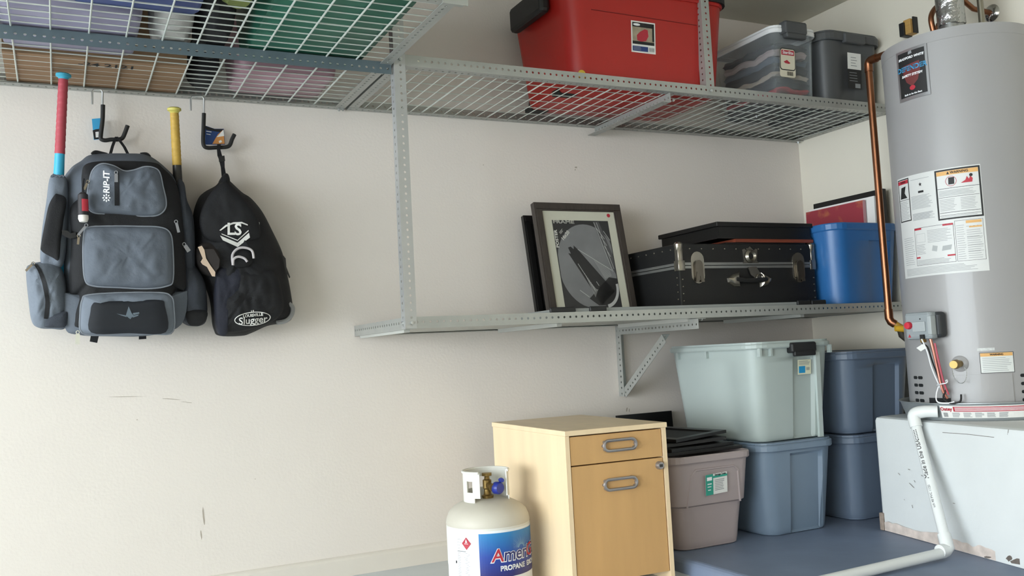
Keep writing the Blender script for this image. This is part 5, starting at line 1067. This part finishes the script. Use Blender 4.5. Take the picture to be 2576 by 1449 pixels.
# drain valve with chain
ad, zd_ = ang(2415, 915); 
MD_ = Matrix(((-math.sin(ad), math.cos(ad), 0, HR_*math.cos(ad)), (math.cos(ad), math.sin(ad), 0, HR_*math.sin(ad)), (0, 0, 1, zd_-HZ0), (0, 0, 0, 1)))
b = MB(); b.lathe([(.0, .003), (.026, .003), (.03, 0)], n=24, M=MD_ @ Matrix.Rotation(-PI/2, 4, 'X')); DV = b.build('drain_valve', HG, WH)
b = MB(); b.tube([MD_ @ Vector((0, 0, 0)), MD_ @ Vector((0, .05, 0))], .013, 8); b.tube([MD_ @ Vector((0, .03, 0)), MD_ @ Vector((0, .055, 0))], .017, 6); b.tube([MD_ @ Vector((0, .055, 0)), MD_ @ Vector((0, .075, 0))], [.017, .014], 16); b.build('brass_body', BRASS, DV)
b = MB(); 
ch_ = catmull([(-.008, .07, -.012), (-.006, .06, -.045), (.008, .05, -.068), (.024, .04, -.062), (.03, .03, -.03), (.022, .03, -.012)], 8, False)
for i in range(0, len(ch_)-1): p = MD_ @ Vector(ch_[i]); q = MD_ @ Vector(ch_[i+1]); b.tube([p, p.lerp(q, .75)], .0019 if i % 2 else .0012, 5)
stuff(b.build('chain', ZINC, DV))
# heater top fittings
def lw(p): return (p[0]-HC[0], p[1]-HC[1], p[2]-HZ0)
FX = WZ(2402, 66, HZT+.01); FX = Vector((3.205, -1.21, HZT))
FOIL = mat('foil tape', '#a9aaaa', .22, .9, var=.2, nscale=25, bump2=1.0, b2scale=28)
b = MB(); b.lathe([(.055, .0), (.055, .012), (.047, .014), (.046, .12)], (0, 0), 28, M=Matrix.Translation((FX.x-HC[0], FX.y-HC[1], HZT-HZ0+.001))); b.build('flue_collar', mat('flue steel', '#9c9d9c', .3, .85, var=.15), WH)
b = MB(); rings = []
for k in range(8):
    z = HZT+.075+k*.055; rr_ = .052-.0*k; rings.append([(FX.x+(rr_+.005*noise.noise((math.cos(a)*2, math.sin(a)*2, k*.9)))*math.cos(a), FX.y+(rr_+.005*noise.noise((math.cos(a)*2, math.sin(a)*2, k*.9+5)))*math.sin(a), z+.008*noise.noise((math.cos(a)*2+7, math.sin(a)*2, k)) if k < 7 else ZC-.001) for a in [2*PI*j/28 for j in range(28)]])
b.loft(rings, True, True); b.build('flue_pipe', FOIL, WH, world=True)
def w3(pts): return [W(x, y, Y) for x, y, Y in pts]
b = MB(); b.tube(catmull(w3([(2348, 78, -1.14), (2342, 45, -1.14), (2352, 22, -1.13), (2372, 5, -1.12), (2385, -30, -1.1)]), 6, False), .011, 12); b.build('water_pipe', COP, WH, world=True)
b = MB(); b.tube(w3([(2355, 72, -1.13), (2376, 64, -1.10)]), .011, 12); b.tube(w3([(2362, 68, -1.13), (2364, 60, -1.13)]), .014, 8); b.build('pipe_fitting', COP, WH, world=True)
p0 = W(2470, 54, -1.24); b = MB(); b.tube([(p0.x, p0.y, HZT-.01), (p0.x, p0.y, ZC-.002)], .012, 12); b.build('water_pipe', mat('dull pipe', '#8f8a7c', .35, .8), WH, world=True)
# wall fittings on the side wall
p = WX(2495, 33, XR); ES = thing('pipe_escutcheon', 'copper pipe with round chrome escutcheon coming out of the side wall above the heater', 'pipe', (XR, p.y, p.z))
b = MB(); b.lathe([(0, .014), (.012, .014), (.022, .010), (.034, .002), (.036, 0)], n=28, M=Matrix.Translation((-.001, 0, 0)) @ Matrix.Rotation(-PI/2, 4, 'Y')); b.build('flange', mat('chrome', '#b5b5b5', .08, 1.0), ES)
q1 = WX(2448, 22, XR-.12)-Vector((XR, p.y, p.z)); q2 = WX(2420, -2, XR-.2)-Vector((XR, p.y, p.z))
b = MB(); b.tube([(-.002, 0, 0), tuple(q1*.5), tuple(q1), tuple(q2)], .011, 12); b.build('pipe', COP, ES)
p = WX(2296, 70, XR); JB = thing('wall_transformer', 'small black transformer in a wooden block on the side wall above the shelf', 'electrical box', (XR, p.y, p.z))
b = MB(); b.box((-.045, -.024, -.036), (-.001, .014, .032), bev=.003); b.build('wooden_block', mat('tan wood', '#b08a4c', .6, var=.3, nscale=20, stretch=(1, 1, 6)), JB)
b = MB(); b.box((-.055, .004, -.040), (-.001, .030, .022), bev=.002); b.box((-.03, -.03, -.034), (-.001, -.0245, .04)); b.build('housing', BLACKP, JB)
# ------------------------------------------------------------------ copper gas line
gx, gy = 3.30, -.715
def onplane(px_, py_): return WX(px_, py_, gx)
gt = onplane(2188, 152).z; gb_ = onplane(2236, 812).z; gy = (onplane(2188, 152).y+onplane(2232, 800).y)/2
GP = thing('gas_pipe', 'copper gas pipe running down past the shelves to the water heater valve', 'pipe', (gx, gy, gb_))
b = MB(); b.tube([(gx, gy, gb_+.02), (gx, gy, gt-.012)], .0155, 16); b.build('riser', COP, GP, world=True)
b = MB(); b.tube([(gx, gy, gt-.05), (gx, gy, gt-.015), (gx, gy-.006, gt-.004), (gx, gy-.016, gt), (gx, gy-.05, gt)], .0185, 16); b.build('elbow', COP, GP, world=True)
b = MB(); b.tube([(gx, gy-.03, gt), (gx, gy-.22, gt)], .0155, 16); b.build('top_run', COP, GP, world=True)
b = MB(); b.tube([(gx, gy, gb_+.06), (gx, gy, gb_+.02), (gx+.003, gy-.006, gb_+.004), (gx+.014, gy-.018, gb_-.008)], .0185, 16); b.build('elbow', COP, GP, world=True)
YEL = mat('yellow gas flex', '#b0862f', .45, var=.15)
e0 = Vector((gx+.014, gy-.018, gb_-.008)); b = MB(); b.tube(catmull([tuple(e0), tuple(e0+Vector((.015, -.03, -.02))), tuple(e0+Vector((.005, -.075, .0))), tuple(e0+Vector((-.0, -.12, .025))), tuple(e0+Vector((-.0, -.20, .03)))], 6, False), .015, 12); b.build('flex_connector', YEL, GP, world=True)
e1 = W(2252, 826, gy-.06); b = MB(); b.tube([e1, e1+Vector((.05, -.03, -.006))], [.013, .016], 12); b.build('valve_lever', mat('yellow lever', '#d8a92c', .45), GP, world=True)
e2 = W(2270, 842, gy-.05); b = MB(); b.tube([e2+Vector((-.01, 0, .03)), e2, e2+Vector((.03, -.02, -.045))], [.016, .018, .010], 10); b.build('drip_leg', mat('black iron', '#4a453c', .5, .5), GP, world=True)
# ------------------------------------------------------------------ PVC drain pipe
PVC = mat('white pvc', '#e2e5e4', .35, var=.04)
t0 = on_stand(2318, 1058, .03); t1 = WZ(2384, 1380, ZS+.035)
PV = thing('drain_pipe', 'white PVC drain pipe from the pan down the stand and along the floor', 'pipe', (t1.x, t1.y, ZS))
pe = Vector((HC[0]+.30*math.cos(ang(2360, 1045, .3)[0]), HC[1]+.30*math.sin(ang(2360, 1045, .3)[0]), SZT+.035))
b = MB(); b.tube(catmull([tuple(pe), tuple(pe.lerp(Vector((t0.x, t0.y, pe.z)), .6)), (t0.x, t0.y, pe.z-.012), (t0.x+(t1.x-t0.x)*.06, t0.y+(t1.y-t0.y)*.06, pe.z-.055)], 6, False), .0225, 16); b.build('upper_elbow', PVC, PV, world=True)
s0 = Vector((t0.x, t0.y, pe.z-.03)); b = MB(); b.tube([s0, t1], .018, 16); RS = b.build('riser', PVC, PV, world=True)
dd = (t1-s0).normalized(); b = MB(); b.tube([t1-dd*.05, t1, t1+Vector((-.01, 0, -.004)), t1+Vector((-.04, 0, -.004))], .0225, 16); b.build('lower_elbow', PVC, PV, world=True)
b = MB(); b.tube([(t1.x-.02, t1.y, ZS+.0235), (t1.x-.03, t1.y, ZS+.0235), (1.2, t1.y-.01, ZS+.0235)] if False else [(t1.x-.02, t1.y, ZS+.0235), (XS0+.02, t1.y-.03, ZS+.0235)], .018, 16); b.build('floor_run', PVC, PV, world=True)
tocam = (CAM-s0); tocam = (tocam-dd*tocam.dot(dd)).normalized(); side = dd.cross(tocam)
def pipefn(u, v): a = v/.0184-.45; return s0+dd*u+(tocam*math.cos(a)+side*math.sin(a)*-1)*.0186
b = MB(); put(b, text2d('Made in the USA', .022, .0003, .2), pipefn, .16, 0, PI); put(b, text2d('sch 40 PVC 1120', .012), pipefn, .30, 0, PI)
for k in range(7): rect2(b, pipefn, .045+k*.006, -.006, .0485+k*.006, .006)
b.build('lettering', mat('pipe ink', '#4a4a4c', .6), RS, world=True)
